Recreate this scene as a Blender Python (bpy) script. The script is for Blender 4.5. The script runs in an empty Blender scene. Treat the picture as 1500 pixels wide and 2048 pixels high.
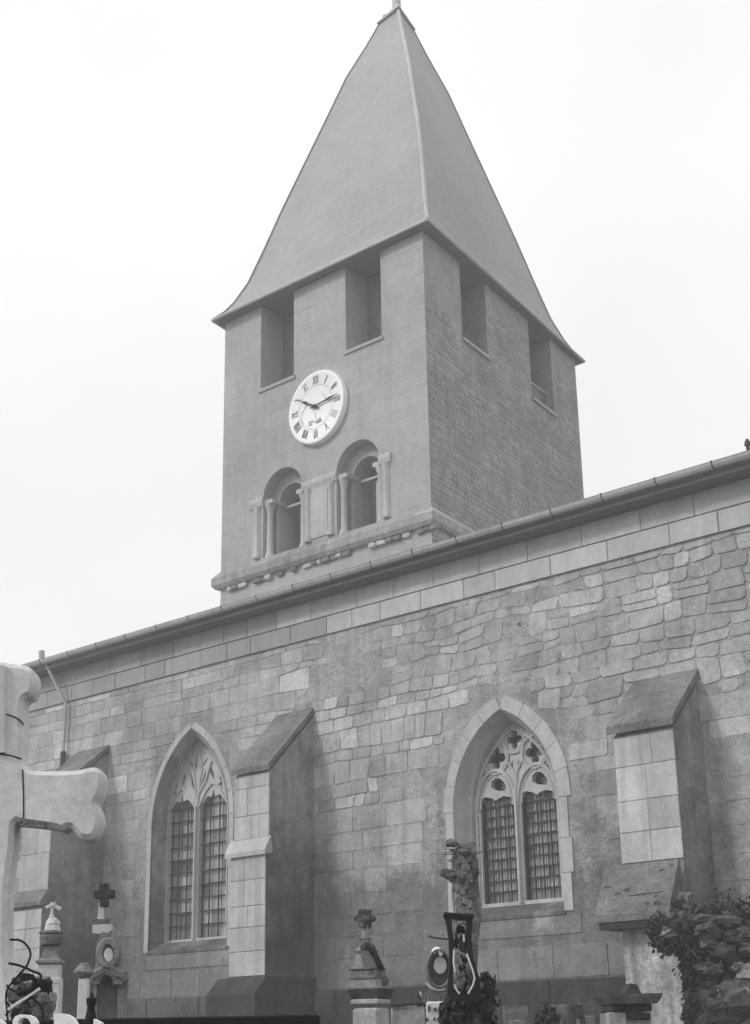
import bpy, math, random
import numpy as np
from mathutils import Vector, Matrix, noise
from mathutils.geometry import tessellate_polygon
random.seed(7)
R = math.radians
scene = bpy.context.scene
col = scene.collection

# ------------------------------------------------------------------ camera
F, PITCH, ROLL, YAW = 3000.0, R(19.5277), R(-1.0508), R(-42.1741)
def _basis():
    cp, sp = math.cos(PITCH), math.sin(PITCH)
    r0 = Vector((1, 0, 0)); f0 = Vector((0, cp, sp)); u0 = Vector((0, -sp, cp))
    r = r0*math.cos(ROLL)+u0*math.sin(ROLL); u = -r0*math.sin(ROLL)+u0*math.cos(ROLL)
    c, s = math.cos(YAW), math.sin(YAW)
    M = Matrix(((c, s, 0), (-s, c, 0), (0, 0, 1)))
    return M@r, M@u, M@f0
CR, CU, CF = _basis()
CAM = Vector((0, 0, 1.6))
cd = bpy.data.cameras.new('camera'); cam = bpy.data.objects.new('camera', cd); col.objects.link(cam)
cd.sensor_fit = 'VERTICAL'; cd.sensor_height = 24; cd.lens = 24*F/2048
cd.clip_start = 0.1; cd.clip_end = 2000
m = Matrix((CR, CU, -CF)).transposed().to_4x4(); m.translation = CAM
cam.matrix_world = m
scene.camera = cam

# ------------------------------------------------------------------ sky, sun, exposure
SUN_EL, SUN_AZ = R(36), R(208)          # azimuth clockwise from +Y (north): light from the left, a little in front of the wall
w = bpy.data.worlds.new('World'); scene.world = w; w.use_nodes = True
nt = w.node_tree; N = nt.nodes; N.clear()
out = N.new('ShaderNodeOutputWorld'); bg = N.new('ShaderNodeBackground'); bg.inputs['Strength'].default_value = 0.1
sky = N.new('ShaderNodeTexSky'); sky.sky_type = 'NISHITA'; sky.sun_disc = False
sky.sun_elevation = SUN_EL; sky.sun_rotation = SUN_AZ; sky.dust_density = 4
hs = N.new('ShaderNodeHueSaturation'); hs.inputs['Saturation'].default_value = 0.0
tc = N.new('ShaderNodeTexCoord'); nz = N.new('ShaderNodeTexNoise'); nz.inputs['Scale'].default_value = 2.2; nz.inputs['Detail'].default_value = 3
cr = N.new('ShaderNodeMapRange'); cr.inputs[1].default_value = .3; cr.inputs[2].default_value = .7
cr.inputs[3].default_value = 8.2; cr.inputs[4].default_value = 9.7
mix = N.new('ShaderNodeMix'); mix.data_type = 'RGBA'; mix.inputs['Factor'].default_value = 0.94   # overcast deck over the clear sky
nt.links.new(sky.outputs[0], hs.inputs['Color']); nt.links.new(tc.outputs['Generated'], nz.inputs['Vector'])
nt.links.new(nz.outputs['Fac'], cr.inputs[0])
cc = N.new('ShaderNodeCombineColor')
for k in range(3): nt.links.new(cr.outputs[0], cc.inputs[k])
nt.links.new(hs.outputs[0], mix.inputs['A']); nt.links.new(cc.outputs[0], mix.inputs['B'])
nt.links.new(mix.outputs['Result'], bg.inputs['Color']); nt.links.new(bg.outputs[0], out.inputs['Surface'])
sd = bpy.data.lights.new('sun', 'SUN'); sd.energy = 1.5; sd.angle = R(11); sd.color = (1, .985, .96)
sun = bpy.data.objects.new('sun', sd); col.objects.link(sun)
sdir = Vector((math.sin(SUN_AZ)*math.cos(SUN_EL), math.cos(SUN_AZ)*math.cos(SUN_EL), math.sin(SUN_EL)))
sun.rotation_euler = sdir.to_track_quat('Z', 'Y').to_euler()
scene.view_settings.view_transform = 'Standard'; scene.view_settings.look = 'None'
scene.view_settings.exposure = 0.26; scene.view_settings.gamma = 1; scene.view_settings.use_curve_mapping = False

# ------------------------------------------------------------------ helpers
def ray(x, y): return CF*F + CR*(x-750) - CU*(y-1024)
def onY(x, y, Y):
    d = ray(x, y); return CAM + d*(Y/d.y)
def onZ(x, y, z):
    d = ray(x, y); return CAM + d*((z-1.6)/d.z)

def tag(o, label=None, cat=None, group=None, kind=None):
    if label: o['label'] = label
    if cat: o['category'] = cat
    if group: o['group'] = group
    if kind: o['kind'] = kind
    return o
def empty(name, loc=(0, 0, 0), rz=0, parent=None):
    o = bpy.data.objects.new(name, None); col.objects.link(o); o.location = loc; o.rotation_euler = (0, 0, rz)
    o.empty_display_size = .2
    if parent: o.parent = parent
    return o

class MB:
    def __init__(s): s.v = []; s.f = []; s.t = []; s.T = None
    def add(s, vs, fs, tone=.5):
        n = len(s.v)
        if s.T: vs = [s.T(*p) for p in vs]
        s.v += [tuple(p) for p in vs]; s.f += [tuple(i+n for i in f) for f in fs]; s.t += [tone]*len(fs)
        return s
    def box(s, x0, x1, y0, y1, z0, z1, tone=.5):
        return s.add([(x0,y0,z0),(x1,y0,z0),(x1,y1,z0),(x0,y1,z0),(x0,y0,z1),(x1,y0,z1),(x1,y1,z1),(x0,y1,z1)],
                     [(0,3,2,1),(4,5,6,7),(0,1,5,4),(1,2,6,5),(2,3,7,6),(3,0,4,7)], tone)
    def cbox(s, x0, x1, y0, y1, z0, z1, c=.02, tone=.5):          # box with chamfered edges
        vs = []; 
        for (z, k) in ((z0, c), (z0+c, 0), (z1-c, 0), (z1, c)):
            a, b, d, e = x0+k, x1-k, y0+k, y1-k
            q = c*.6
            vs += [(a+q,d,z),(b-q,d,z),(b,d+q,z),(b,e-q,z),(b-q,e,z),(a+q,e,z),(a,e-q,z),(a,d+q,z)]
        fs = [tuple(reversed(range(8))), tuple(range(24, 32))]
        for r in range(3):
            for i in range(8): fs.append((r*8+i, r*8+(i+1)%8, r*8+8+(i+1)%8, r*8+8+i))
        return s.add(vs, fs, tone)
    def loft(s, rings, cap0=True, cap1=True, closed=True, tone=.5):
        n = len(rings[0]); vs = [p for r in rings for p in r]; fs = []
        for k in range(len(rings)-1):
            for i in range(n if closed else n-1):
                j = (i+1) % n; fs.append((k*n+i, k*n+j, (k+1)*n+j, (k+1)*n+i))
        if cap0: fs.append(tuple(reversed(range(n))))
        if cap1: fs.append(tuple(range((len(rings)-1)*n, len(rings)*n)))
        return s.add(vs, fs, tone)
    def tube(s, pts, r, n=6, tone=.5, caps=True):
        pts = [Vector(p) for p in pts]; rings = []
        rr = r if isinstance(r, (list, tuple)) else [r]*len(pts)
        for i, p in enumerate(pts):
            d = (pts[min(i+1, len(pts)-1)]-pts[max(i-1, 0)]).normalized()
            a = d.cross(Vector((.13, 1, .07))); 
            if a.length < .1: a = d.cross(Vector((1, 0, 0)))
            a.normalize(); b = d.cross(a)
            rings.append([p+(a*math.cos(t)+b*math.sin(t))*rr[i] for t in [2*math.pi*k/n for k in range(n)]])
        return s.loft(rings, caps, caps, tone=tone)
    def lathe(s, prof, cx=0, cy=0, n=16, tone=.5, sq=False):        # prof [(r,z)]
        rings = []
        for (r, z) in prof:
            if sq: rings.append([(cx+r*a, cy+r*b, z) for a, b in ((-1,-1),(1,-1),(1,1),(-1,1))])
            else: rings.append([(cx+r*math.cos(2*math.pi*k/n), cy+r*math.sin(2*math.pi*k/n), z) for k in range(n)])
        return s.loft(rings, tone=tone)
    def plate(s, outer, holes, w0, w1, tone=.5, back=True):         # outline in (u,z) with holes, between depth w0 (front) and w1 (back)
        loops = [[Vector((a, b, 0)) for a, b in outer]]+[[Vector((a, b, 0)) for a, b in h] for h in holes]
        tri = tessellate_polygon(loops)
        flat = [p for l in loops for p in l]; n = len(flat)
        vs = [(p.x, w0, p.y) for p in flat]+[(p.x, w1, p.y) for p in flat]
        fs = []
        for t in tri:
            a, b, c = (flat[i] for i in t)
            ar = (b-a).cross(c-a).z
            if abs(ar) < 1e-12: continue
            t = t if ar > 0 else tuple(reversed(t))
            fs.append(tuple(t)); 
            if back: fs.append(tuple(i+n for i in reversed(t)))
        k = 0
        for l in loops:
            m_ = len(l)
            for i in range(m_):
                j = (i+1) % m_; fs.append((k+i, k+j, k+j+n, k+i+n))
            k += m_
        return s.add(vs, fs, tone)
    def stone(s, poly, w_back, w_front, ch, tone=.5):              # irregular faced stone, chamfered; poly in (u,z); front = smaller w
        cx = sum(p[0] for p in poly)/len(poly); cz = sum(p[1] for p in poly)/len(poly)
        def inset(c): 
            o = []
            for x, z in poly:
                dx, dz = cx-x, cz-z; L = math.hypot(dx, dz) or 1
                o.append((x+dx/L*c*1.25, z+dz/L*c*1.25))
            return o
        a = [(x, w_back, z) for x, z in poly]; b = [(x, w_front+ch, z) for x, z in poly]; c = [(x, w_front, z) for x, z in inset(ch)]
        return s.loft([a, b, c], cap0=False, tone=tone)
    def build(s, name, mat, parent=None, smooth=False, kind=None, label=None, loc=None):
        me = bpy.data.meshes.new(name); me.from_pydata(s.v, [], s.f); me.validate()
        if len(me.polygons) == len(s.t):
            at = me.attributes.new('tone', 'FLOAT', 'FACE'); at.data.foreach_set('value', s.t)
        me.materials.append(mat)
        if smooth:
            me.polygons.foreach_set('use_smooth', [True]*len(me.polygons)); me.set_sharp_from_angle(angle=R(40))
        o = bpy.data.objects.new(name, me); col.objects.link(o)
        if parent: o.parent = parent
        if kind: o['kind'] = kind
        if label: o['label'] = label
        return o
def smooth_pts(pts, m=5, closed=False):
    P_ = [Vector(p) for p in pts]; n = len(P_); o = []
    for i in range(n if closed else n-1):
        a, b, c, d = (P_[(i-1) % n] if closed or i else P_[0]), P_[i], P_[(i+1) % n], (P_[(i+2) % n] if closed or i+2 < n else P_[-1])
        for j in range(m):
            t = j/m; o.append(.5*((2*b)+(c-a)*t+(2*a-5*b+4*c-d)*t*t+(3*b-a-3*c+d)*t*t*t))
    if not closed: o.append(P_[-1])
    return o
def lump(mb, c, sx, sy, sz, rnd, rough=.28, nl=8, nr=6, tone=.5):
    k = rnd.uniform(0, 100); rings = []
    for j in range(nr+1):
        ph = -math.pi/2+math.pi*(j+.12)/(nr+.24)
        ring = []
        for i in range(nl):
            t = 2*math.pi*i/nl; d = Vector((math.cos(ph)*math.cos(t), math.cos(ph)*math.sin(t), math.sin(ph)))
            q = 1+rough*noise.noise(d*1.3+Vector((k, 0, 0)))*2+rough*.6*noise.noise(d*3.1+Vector((0, k, 0)))
            e = Vector([math.copysign(abs(u)**.75, u) for u in d])*q
            ring.append((c[0]+e.x*sx, c[1]+e.y*sy, c[2]+e.z*sz))
        rings.append(ring)
    return mb.loft(rings, tone=tone)
def fix_normals(o):
    import bmesh
    b = bmesh.new(); b.from_mesh(o.data); bmesh.ops.recalc_face_normals(b, faces=b.faces); b.to_mesh(o.data); b.free(); return o

def stone_mat(name, base, var=.25, bump=.5, streak=.3, spots=.15, rough=.9, fine=30, coarse=1.1, tonevar=.25, objvar=0.0, stain=0.0, low_dark=0.0, slate=0, spec=.2, bdist=.02):
    M = bpy.data.materials.new(name); M.use_nodes = True; t = M.node_tree; n = t.nodes; L = t.links; n.clear()
    o = n.new('ShaderNodeOutputMaterial'); p = n.new('ShaderNodeBsdfPrincipled'); L.new(p.outputs[0], o.inputs[0])
    p.inputs['Roughness'].default_value = rough; p.inputs['Specular IOR Level'].default_value = spec
    g = n.new('ShaderNodeNewGeometry')
    def noi(scale, det=4, vec=None, rg=.6):
        x = n.new('ShaderNodeTexNoise'); x.inputs['Scale'].default_value = scale; x.inputs['Detail'].default_value = det; x.inputs['Roughness'].default_value = rg
        L.new(vec or g.outputs['Position'], x.inputs['Vector']); return x.outputs['Fac']
    def mth(op, a, b=None, c=None):
        x = n.new('ShaderNodeMath'); x.operation = op
        for i, q in enumerate((a, b, c)):
            if q is None: continue
            if isinstance(q, (int, float)): x.inputs[i].default_value = q
            else: L.new(q, x.inputs[i])
        return x.outputs[0]
    def mr(a, f0, f1, t0, t1):
        x = n.new('ShaderNodeMapRange'); L.new(a, x.inputs[0])
        for i, q in enumerate((f0, f1, t0, t1)): x.inputs[i+1].default_value = q
        return x.outputs[0]
    mp = n.new('ShaderNodeMapping'); mp.inputs['Scale'].default_value = (5, 5, .35); L.new(g.outputs['Position'], mp.inputs['Vector'])
    big = noi(coarse, 5); mid = noi(7, 5); fin = noi(fine, 4, rg=.75); st = noi(1.0, 4, mp.outputs[0]); med = noi(13, 4, rg=.7)
    v = mr(big, .3, .7, 1-var, 1+var)
    v = mth('MULTIPLY', v, mr(mid, .3, .7, 1-var*.55, 1+var*.55))
    v = mth('MULTIPLY', v, mr(fin, .32, .68, 1-var*.95, 1+var*.95))
    v = mth('MULTIPLY', v, mr(med, .3, .7, 1-var*.45, 1+var*.45))
    v = mth('MULTIPLY', v, mr(st, .42, .72, 1.0, 1-streak))
    v = mth('MULTIPLY', v, mr(noi(15, 3), .62, .70, 1.0, 1-spots*2))
    if stain:
        v = mth('MULTIPLY', v, mr(noi(.45, 6, rg=.7), .46, .62, 1.06, 1-stain*1.4))
    if low_dark:  # noisy darkening, stronger towards the ground
        sx = n.new('ShaderNodeSeparateXYZ'); L.new(g.outputs['Position'], sx.inputs[0])
        dm = mth('ADD', mth('MULTIPLY', noi(.7, 7, rg=.78), 2.4), mth('MULTIPLY', sx.outputs[2], -.235))
        v = mth('MULTIPLY', v, mr(dm, -.05, .35, 1.0, 1-low_dark))
    a = n.new('ShaderNodeAttribute'); a.attribute_name = 'tone'
    v = mth('MULTIPLY', v, mth('ADD', mth('MULTIPLY', a.outputs['Fac'], 2*tonevar), 1-tonevar))
    if objvar:
        oi = n.new('ShaderNodeObjectInfo'); v = mth('MULTIPLY', v, mr(oi.outputs['Random'], 0, 1, 1-objvar, 1+objvar))
    if slate:
        sx2 = n.new('ShaderNodeSeparateXYZ'); L.new(g.outputs['Position'], sx2.inputs[0])
        cv = n.new('ShaderNodeCombineXYZ'); L.new(mth('ADD', sx2.outputs[0], mth('MULTIPLY', sx2.outputs[1], .8)), cv.inputs[0]); L.new(sx2.outputs[2], cv.inputs[1])
        br = n.new('ShaderNodeTexBrick'); L.new(cv.outputs[0], br.inputs['Vector']); br.inputs['Scale'].default_value = 1.0
        br.inputs['Brick Width'].default_value = .24; br.inputs['Row Height'].default_value = .16; br.inputs['Mortar Size'].default_value = .008; br.inputs['Mortar Smooth'].default_value = .5
        for nm_, q_ in (('Color1', 1+slate), ('Color2', 1-slate), ('Mortar', 1-2.2*slate)): br.inputs[nm_].default_value = (q_*.5, q_*.5, q_*.5, 1)
        v = mth('MULTIPLY', v, mth('MULTIPLY', br.outputs['Color'], 2.0))
    v = mth('MULTIPLY', v, base)
    c = n.new('ShaderNodeCombineColor'); L.new(mth('MULTIPLY', v, .985), c.inputs[0]); L.new(v, c.inputs[1]); L.new(mth('MULTIPLY', v, 1.015), c.inputs[2])
    L.new(c.outputs[0], p.inputs['Base Color'])
    b = n.new('ShaderNodeBump'); b.inputs['Strength'].default_value = bump; b.inputs['Distance'].default_value = bdist
    h = mth('ADD', mth('MULTIPLY', mid, 1.6), mth('ADD', mth('MULTIPLY', med, .8), mth('MULTIPLY', fin, .45)))
    L.new(h, b.inputs['Height']); L.new(b.outputs[0], p.inputs['Normal'])
    return M
def flat_mat(name, v, rough=.5, metal=0, spec=.5, tint=(1, 1, 1)):
    M = bpy.data.materials.new(name); M.use_nodes = True; p = M.node_tree.nodes['Principled BSDF']
    n = M.node_tree.nodes; L = M.node_tree.links
    g = n.new('ShaderNodeNewGeometry'); x = n.new('ShaderNodeTexNoise'); x.inputs['Scale'].default_value = 9; x.inputs['Detail'].default_value = 5; L.new(g.outputs['Position'], x.inputs['Vector'])
    r = n.new('ShaderNodeMapRange'); L.new(x.outputs['Fac'], r.inputs[0]); r.inputs[1].default_value = .3; r.inputs[2].default_value = .7; r.inputs[3].default_value = v*.75; r.inputs[4].default_value = v*1.25
    c = n.new('ShaderNodeCombineColor')
    for k in range(3): L.new(r.outputs[0], c.inputs[k])
    L.new(c.outputs[0], p.inputs['Base Color'])
    p.inputs['Roughness'].default_value = rough; p.inputs['Metallic'].default_value = metal; p.inputs['Specular IOR Level'].default_value = spec
    return M
M_RENDER = stone_mat('old_lime_render', .355, var=.27, bump=1.0, streak=.25, spots=.2, stain=.22, low_dark=.5, bdist=.035)
M_RUBBLE = stone_mat('rubble_stone', .385, var=.2, bump=.8, streak=.2, spots=.12, tonevar=.17, stain=.18, low_dark=.5)
M_ASHLAR = stone_mat('dressed_limestone', .47, var=.11, bump=.3, streak=.12, spots=.04, tonevar=.14)
M_TRIM = stone_mat('pale_dressed_stone', .44, var=.13, bump=.3, streak=.18, spots=.05, tonevar=.12)
M_BUTT = stone_mat('buttress_stone', .27, var=.24, bump=.9, streak=.35, spots=.1, tonevar=.12, stain=.35, low_dark=.6)
M_CAP = stone_mat('mossy_weathering_stone', .17, var=.4, bump=1.0, streak=.1, spots=.2, tonevar=.2)
M_NEARBLACK = stone_mat('near_black_stone', .045, var=.45, bump=1.0, streak=.35, spots=.2, tonevar=.2)
M_TOWER = stone_mat('tower_ashlar', .37, var=.14, bump=.4, streak=.12, spots=.05, tonevar=.12, coarse=.5)
M_TRUB = stone_mat('tower_rubble', .30, var=.2, bump=1.0, streak=.12, spots=.1, tonevar=.16)
M_SLATE = stone_mat('spire_slate', .32, var=.09, bump=.3, streak=.08, slate=.05, spots=.0, rough=.7, coarse=.4, tonevar=.2)
M_LEADF = stone_mat('lead_flashing', .45, var=.1, bump=.1, streak=.1, spots=0, rough=.6)
M_ZINC = stone_mat('weathered_zinc', .40, var=.12, bump=.1, streak=.15, spots=.05, rough=.6, spec=.4, tonevar=.12)
M_SOFFIT = stone_mat('soffit_boards', .16, var=.15, bump=.2, streak=0, spots=0)
M_CLOCK = stone_mat('white_enamel_dial', .86, var=.04, bump=.1, streak=0, spots=.05, rough=.45)
M_BLACK = flat_mat('black_iron', .006, .6, 0, .2)
M_IRON = flat_mat('rusty_dark_iron', .018, .7)
M_LEADC = flat_mat('lead_came', .16, .6)
M_GLASS = flat_mat('old_window_glass', .05, .12, spec=.8)
M_PALE = stone_mat('bleached_tomb_stone', .55, var=.12, bump=.3, streak=.15, spots=.08, tonevar=.1)
M_GREYT = stone_mat('grey_tomb_stone', .17, var=.35, bump=1.0, streak=.3, spots=.2, tonevar=.15)
M_DARKT = stone_mat('blackened_tomb_stone', .045, var=.5, bump=1.0, streak=.3, spots=.3, tonevar=.2)
M_WHITE = stone_mat('white_painted_stone', .8, var=.05, bump=.2, streak=.05, spots=.05)
M_BARK = stone_mat('carved_bark_stone', .12, var=.6, bump=1.5, streak=.2, spots=.3, bdist=.04)
M_LEAF = stone_mat('ivy_leaf', .028, var=.4, bump=.1, streak=0, spots=0, rough=.6, tonevar=.6)
M_STRING = stone_mat('string_course_stone', .29, var=.25, bump=.8, streak=.3, spots=.12)
M_PALE2 = stone_mat('pale_cross_stone', .60, var=.12, bump=.22, streak=.2, spots=.04)
M_PALE3 = stone_mat('old_pedestal_stone', .33, var=.25, bump=.5, streak=.3, spots=.15)
M_WHITE2 = stone_mat('whitewashed_tomb', .62, var=.12, bump=.2, streak=.15, spots=.1)
M_GREYT2 = stone_mat('light_grey_tomb_stone', .23, var=.28, bump=.8, streak=.3, spots=.15)
M_DARKT2 = stone_mat('dark_grey_tomb_stone', .09, var=.45, bump=1.0, streak=.3, spots=.25)
M_BARK2 = stone_mat('light_bark_stone', .17, var=.6, bump=1.5, streak=.2, spots=.35, bdist=.04)
M_GROUND = stone_mat('churchyard_grass', .06, var=.4, bump=1.0, streak=0, spots=.1)
M_MOSS = stone_mat('moss_on_stone', .10, var=.6, bump=1.5, streak=0, spots=.3, bdist=.04)

# ------------------------------------------------------------------ ground
g = MB(); n_ = 24
for i in range(n_):
    for j in range(n_):
        pass
vs = []; fs = []
for i in range(41):
    for j in range(41):
        x, y = -500+i*25, -500+j*25
        vs.append((x, y, 0.0))
for i in range(40):
    for j in range(40): a = i*41+j; fs.append((a, a+41, a+42, a+1))
g.add(vs, fs); o = g.build('ground', M_GROUND); tag(o, kind='structure')

# ------------------------------------------------------------------ church
P = 20.0
church = empty('church', (-18, P, 0))
tag(church, 'weathered stone village church with clock tower, flared spire and buttressed nave wall', 'church')
CH = Vector(church.location)
def cpart(mb, name, mat, parent=None, **k):
    """part of the church; meshes are in world coordinates, shifted to the parent's origin"""
    o = mb.build(name, mat, parent or church, **k)
    o.data.transform(Matrix.Translation(-CH)) if (parent is None) else o.data.transform(Matrix.Translation(-CH))
    return o

def arc_side(xc, hw, zs, za, n=12):                    # right half of a pointed arch, from spring up to just below the apex
    h = za-zs; Rr = (hw*hw+h*h)/(2*hw); cx = xc+hw-Rr; a1 = math.atan2(h, xc-cx)
    return [(cx+Rr*math.cos(a1*i/n), zs+Rr*math.sin(a1*i/n)) for i in range(n+1)]
def pointed(xc, hw, z0, zs, za, n=12):                 # CCW outline
    r = arc_side(xc, hw, zs, za, n); l = [(2*xc-x, z) for x, z in reversed(r[:-1])]
    return [(xc-hw, z0), (xc+hw, z0)]+r+l
WIN = [dict(xc=-15.33, hw=1.10, sill=3.52, zs=5.30, za=6.92, xi=-15.37, hwi=.90, zi=3.76, zsi=5.30, zai=6.70),
       dict(xc=-23.30, hw=1.17, sill=3.40, zs=5.90, za=7.77, xi=-23.53, hwi=1.0, zi=3.62, zsi=5.90, zai=7.58)]
X0, X1, ZT = -31.0, -6.0, 9.75
# wall core: plate with two window holes
nave = MB(); nave.plate([(X0, 0), (X1, 0), (X1, ZT), (X0, ZT)], [pointed(W_['xc'], W_['hw'], W_['sill'], W_['zs'], W_['za']) for W_ in WIN], P, P+.8)
nave = cpart(nave, 'nave_wall', M_RENDER)

def noi1(x, z, s, k=0): return noise.noise(Vector((x*s+k, z*s-k, k*1.7)))
def in_win(x, z, pad):
    for W_ in WIN:
        if abs(x-W_['xc']) < W_['hw']+pad and z > W_['sill']-pad*.8:
            if z < W_['zs']: return True
            h = W_['za']-W_['zs']; hw = W_['hw']; Rr = (hw*hw+h*h)/(2*hw)
            if math.hypot(abs(x-W_['xc'])-(hw-Rr), z-W_['zs']) < Rr+pad: return True
    return False
def round_poly(c, rr, jit):
    o = []; n = len(c)
    for i in range(n):
        p = c[i]; a = c[i-1]; b = c[(i+1) % n]
        for q in (a, b):
            d = math.hypot(q[0]-p[0], q[1]-p[1]); k = min(rr, d*.33)/d
            o.append((p[0]+(q[0]-p[0])*k+random.uniform(-jit, jit), p[1]+(q[1]-p[1])*k+random.uniform(-jit, jit)))
    return o
BUT = [(-20.75, -19.78), (-12.62, -11.5), (-27.0, -26.0)]
# region description: exposure 0..1, irregularity 0..1, course height, width
def region(x, z):
    if x > -13.6 and z > 6.7: return 1.0, .9, .24, .46                       # exposed rubble at the upper right
    if x > -18.9 and x < -16.4 and 6.0 < z < 7.8: return .85, .5, .24, .36    # squared small blocks near the middle
    if x > -20.1 and x < -18.2 and 5.6 < z < 7.9: return 1.0, .6, .26, .34
    if x < -20.5 and z > 6.3: return .58, .25, .34, .62                       # large pale blocks above the left window
    if z > 6.6: return .30, 1.0, .22, .40                                     # rough half-rendered rubble
    if z < 3.05: return .95, .12, .46, 1.0
    return .42, .22, .38, .72
cells = []
zlev = [2.52, 3.02]; z = 3.02
while z < 8.75:
    z += random.choice((.21, .24, .27, .33, .38)) if z > 5.4 else random.choice((.34, .38, .42)); zlev.append(min(z, 8.97))
if zlev[-1] < 8.9: zlev.append(8.97)
def zl(i, x):
    b = zlev[i]
    if i in (0, 1, len(zlev)-1): return b
    e, irr, ch_, cw = region(x, b)
    return b+noi1(x, b, .9, i)*.11*irr+noi1(x, b, 3.1, i)*.04*irr
for i in range(len(zlev)-1):
    x = X0+random.uniform(0, .4)
    while x < X1-.3:
        zm = (zlev[i]+zlev[i+1])/2
        e, irr, ch_, cw = region(x, zm)
        h = zlev[i+1]-zlev[i]
        wd = cw*random.uniform(.6, 1.5)
        x2 = min(x+wd, X1)
        za, zb = zl(i, x), zl(i, x2); zc, zd = zl(i+1, x2), zl(i+1, x)
        gap = .005+.005*irr
        parts = [(x, x2, za, zb, zc, zd)]
        if irr > .6 and h > .27 and random.random() < .35:
            k = random.uniform(.4, .6); m1, m2 = za+(zd-za)*k, zb+(zc-zb)*k
            parts = [(x, x2, za, zb, m2, m1), (x, x2, m1, m2, zc, zd)]
        for (a, b, q1, q2, q3, q4) in parts:
            sl = random.uniform(-.05, .05)*irr
            pts = [(a+gap+sl, q1+gap), (b-gap+sl, q2+gap), (b-gap-sl, q3-gap), (a+gap-sl, q4-gap)]
            cxm, czm = (a+b)/2, (q1+q3)/2
            if any(in_win(px, pz, .30 if px > -19 else .12) for px, pz in pts+[(cxm, czm)]): continue
            
            ex = e+.55*noi1(cxm, czm, .8, 11)+.25*noi1(cxm, czm, 2.6, 5)
            if ex < .22: continue
            if any(u0 < a and b < u1 and czm < 6.5 for u0, u1 in BUT): continue
            cells.append((cxm, czm, round_poly(pts, .012+.035*irr, .007*irr+.001), max(.003, (ex-.2)*(.010+.008*irr)), irr))
        x = x2
def stone_into(mb, c):
    cxm, czm, poly, pr, irr = c
    t = min(1, max(0, .5+random.uniform(-.38, .38)+.3*noi1(cxm, czm, .5, 3)))
    t += random.choice((0, 0, 0, 0, 0, 0, 0, .55, .9, -.4)) if czm > 5.2 else 0
    mb.stone(poly, P+.02, P-pr-random.uniform(0, .008), min(.018, pr*.8)*(.5+.5*irr), t)
def shows(c):                                            # nearer and bolder stones are built one by one
    return (c[0]+40)*.12+c[3]*60+ (c[2][2][0]-c[2][0][0])*1.5
cells.sort(key=shows, reverse=True)
for c in cells[:285]:
    b = MB(); stone_into(b, c); cpart(b, 'stone', M_RUBBLE, nave)
b = MB()
for c in cells[285:]: stone_into(b, c)
cpart(b, 'rubble_facing', M_RUBBLE, nave, kind='stuff')

# two courses of dressed blocks under the eaves
for (z0, z1, pr) in ((9.005, 9.355, .035), (9.37, 9.745, .045)):
    x = X0
    while x < X1:
        wd = random.uniform(.62, 1.25); x2 = min(x+wd, X1)
        b = MB(); b.stone([(x+.006, z0), (x2-.006, z0), (x2-.006, z1), (x+.006, z1)], P+.02, P-pr-random.uniform(0, .008), .008, random.uniform(.2, .9)-(1.1 if x < -19.7 and z0 < 9.2 else 1.0 if x < -21 else 0))  # left blocks toned darker: eave shadow band put into their colour
        cpart(b, 'ashlar_block', M_ASHLAR, nave); x = x2
# plinth at the foot of the wall: dark slabs
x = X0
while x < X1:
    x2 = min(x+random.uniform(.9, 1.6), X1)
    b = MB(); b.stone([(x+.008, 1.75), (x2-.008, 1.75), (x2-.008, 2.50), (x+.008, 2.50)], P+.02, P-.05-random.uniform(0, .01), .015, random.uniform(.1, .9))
    cpart(b, 'plinth_slab', M_NEARBLACK if x > -20 else M_BUTT, nave); x = x2
b = MB(); b.box(X0, X1, P-.09, P+.02, 0, 1.74); cpart(b, 'plinth_base', M_NEARBLACK, nave)

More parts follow.
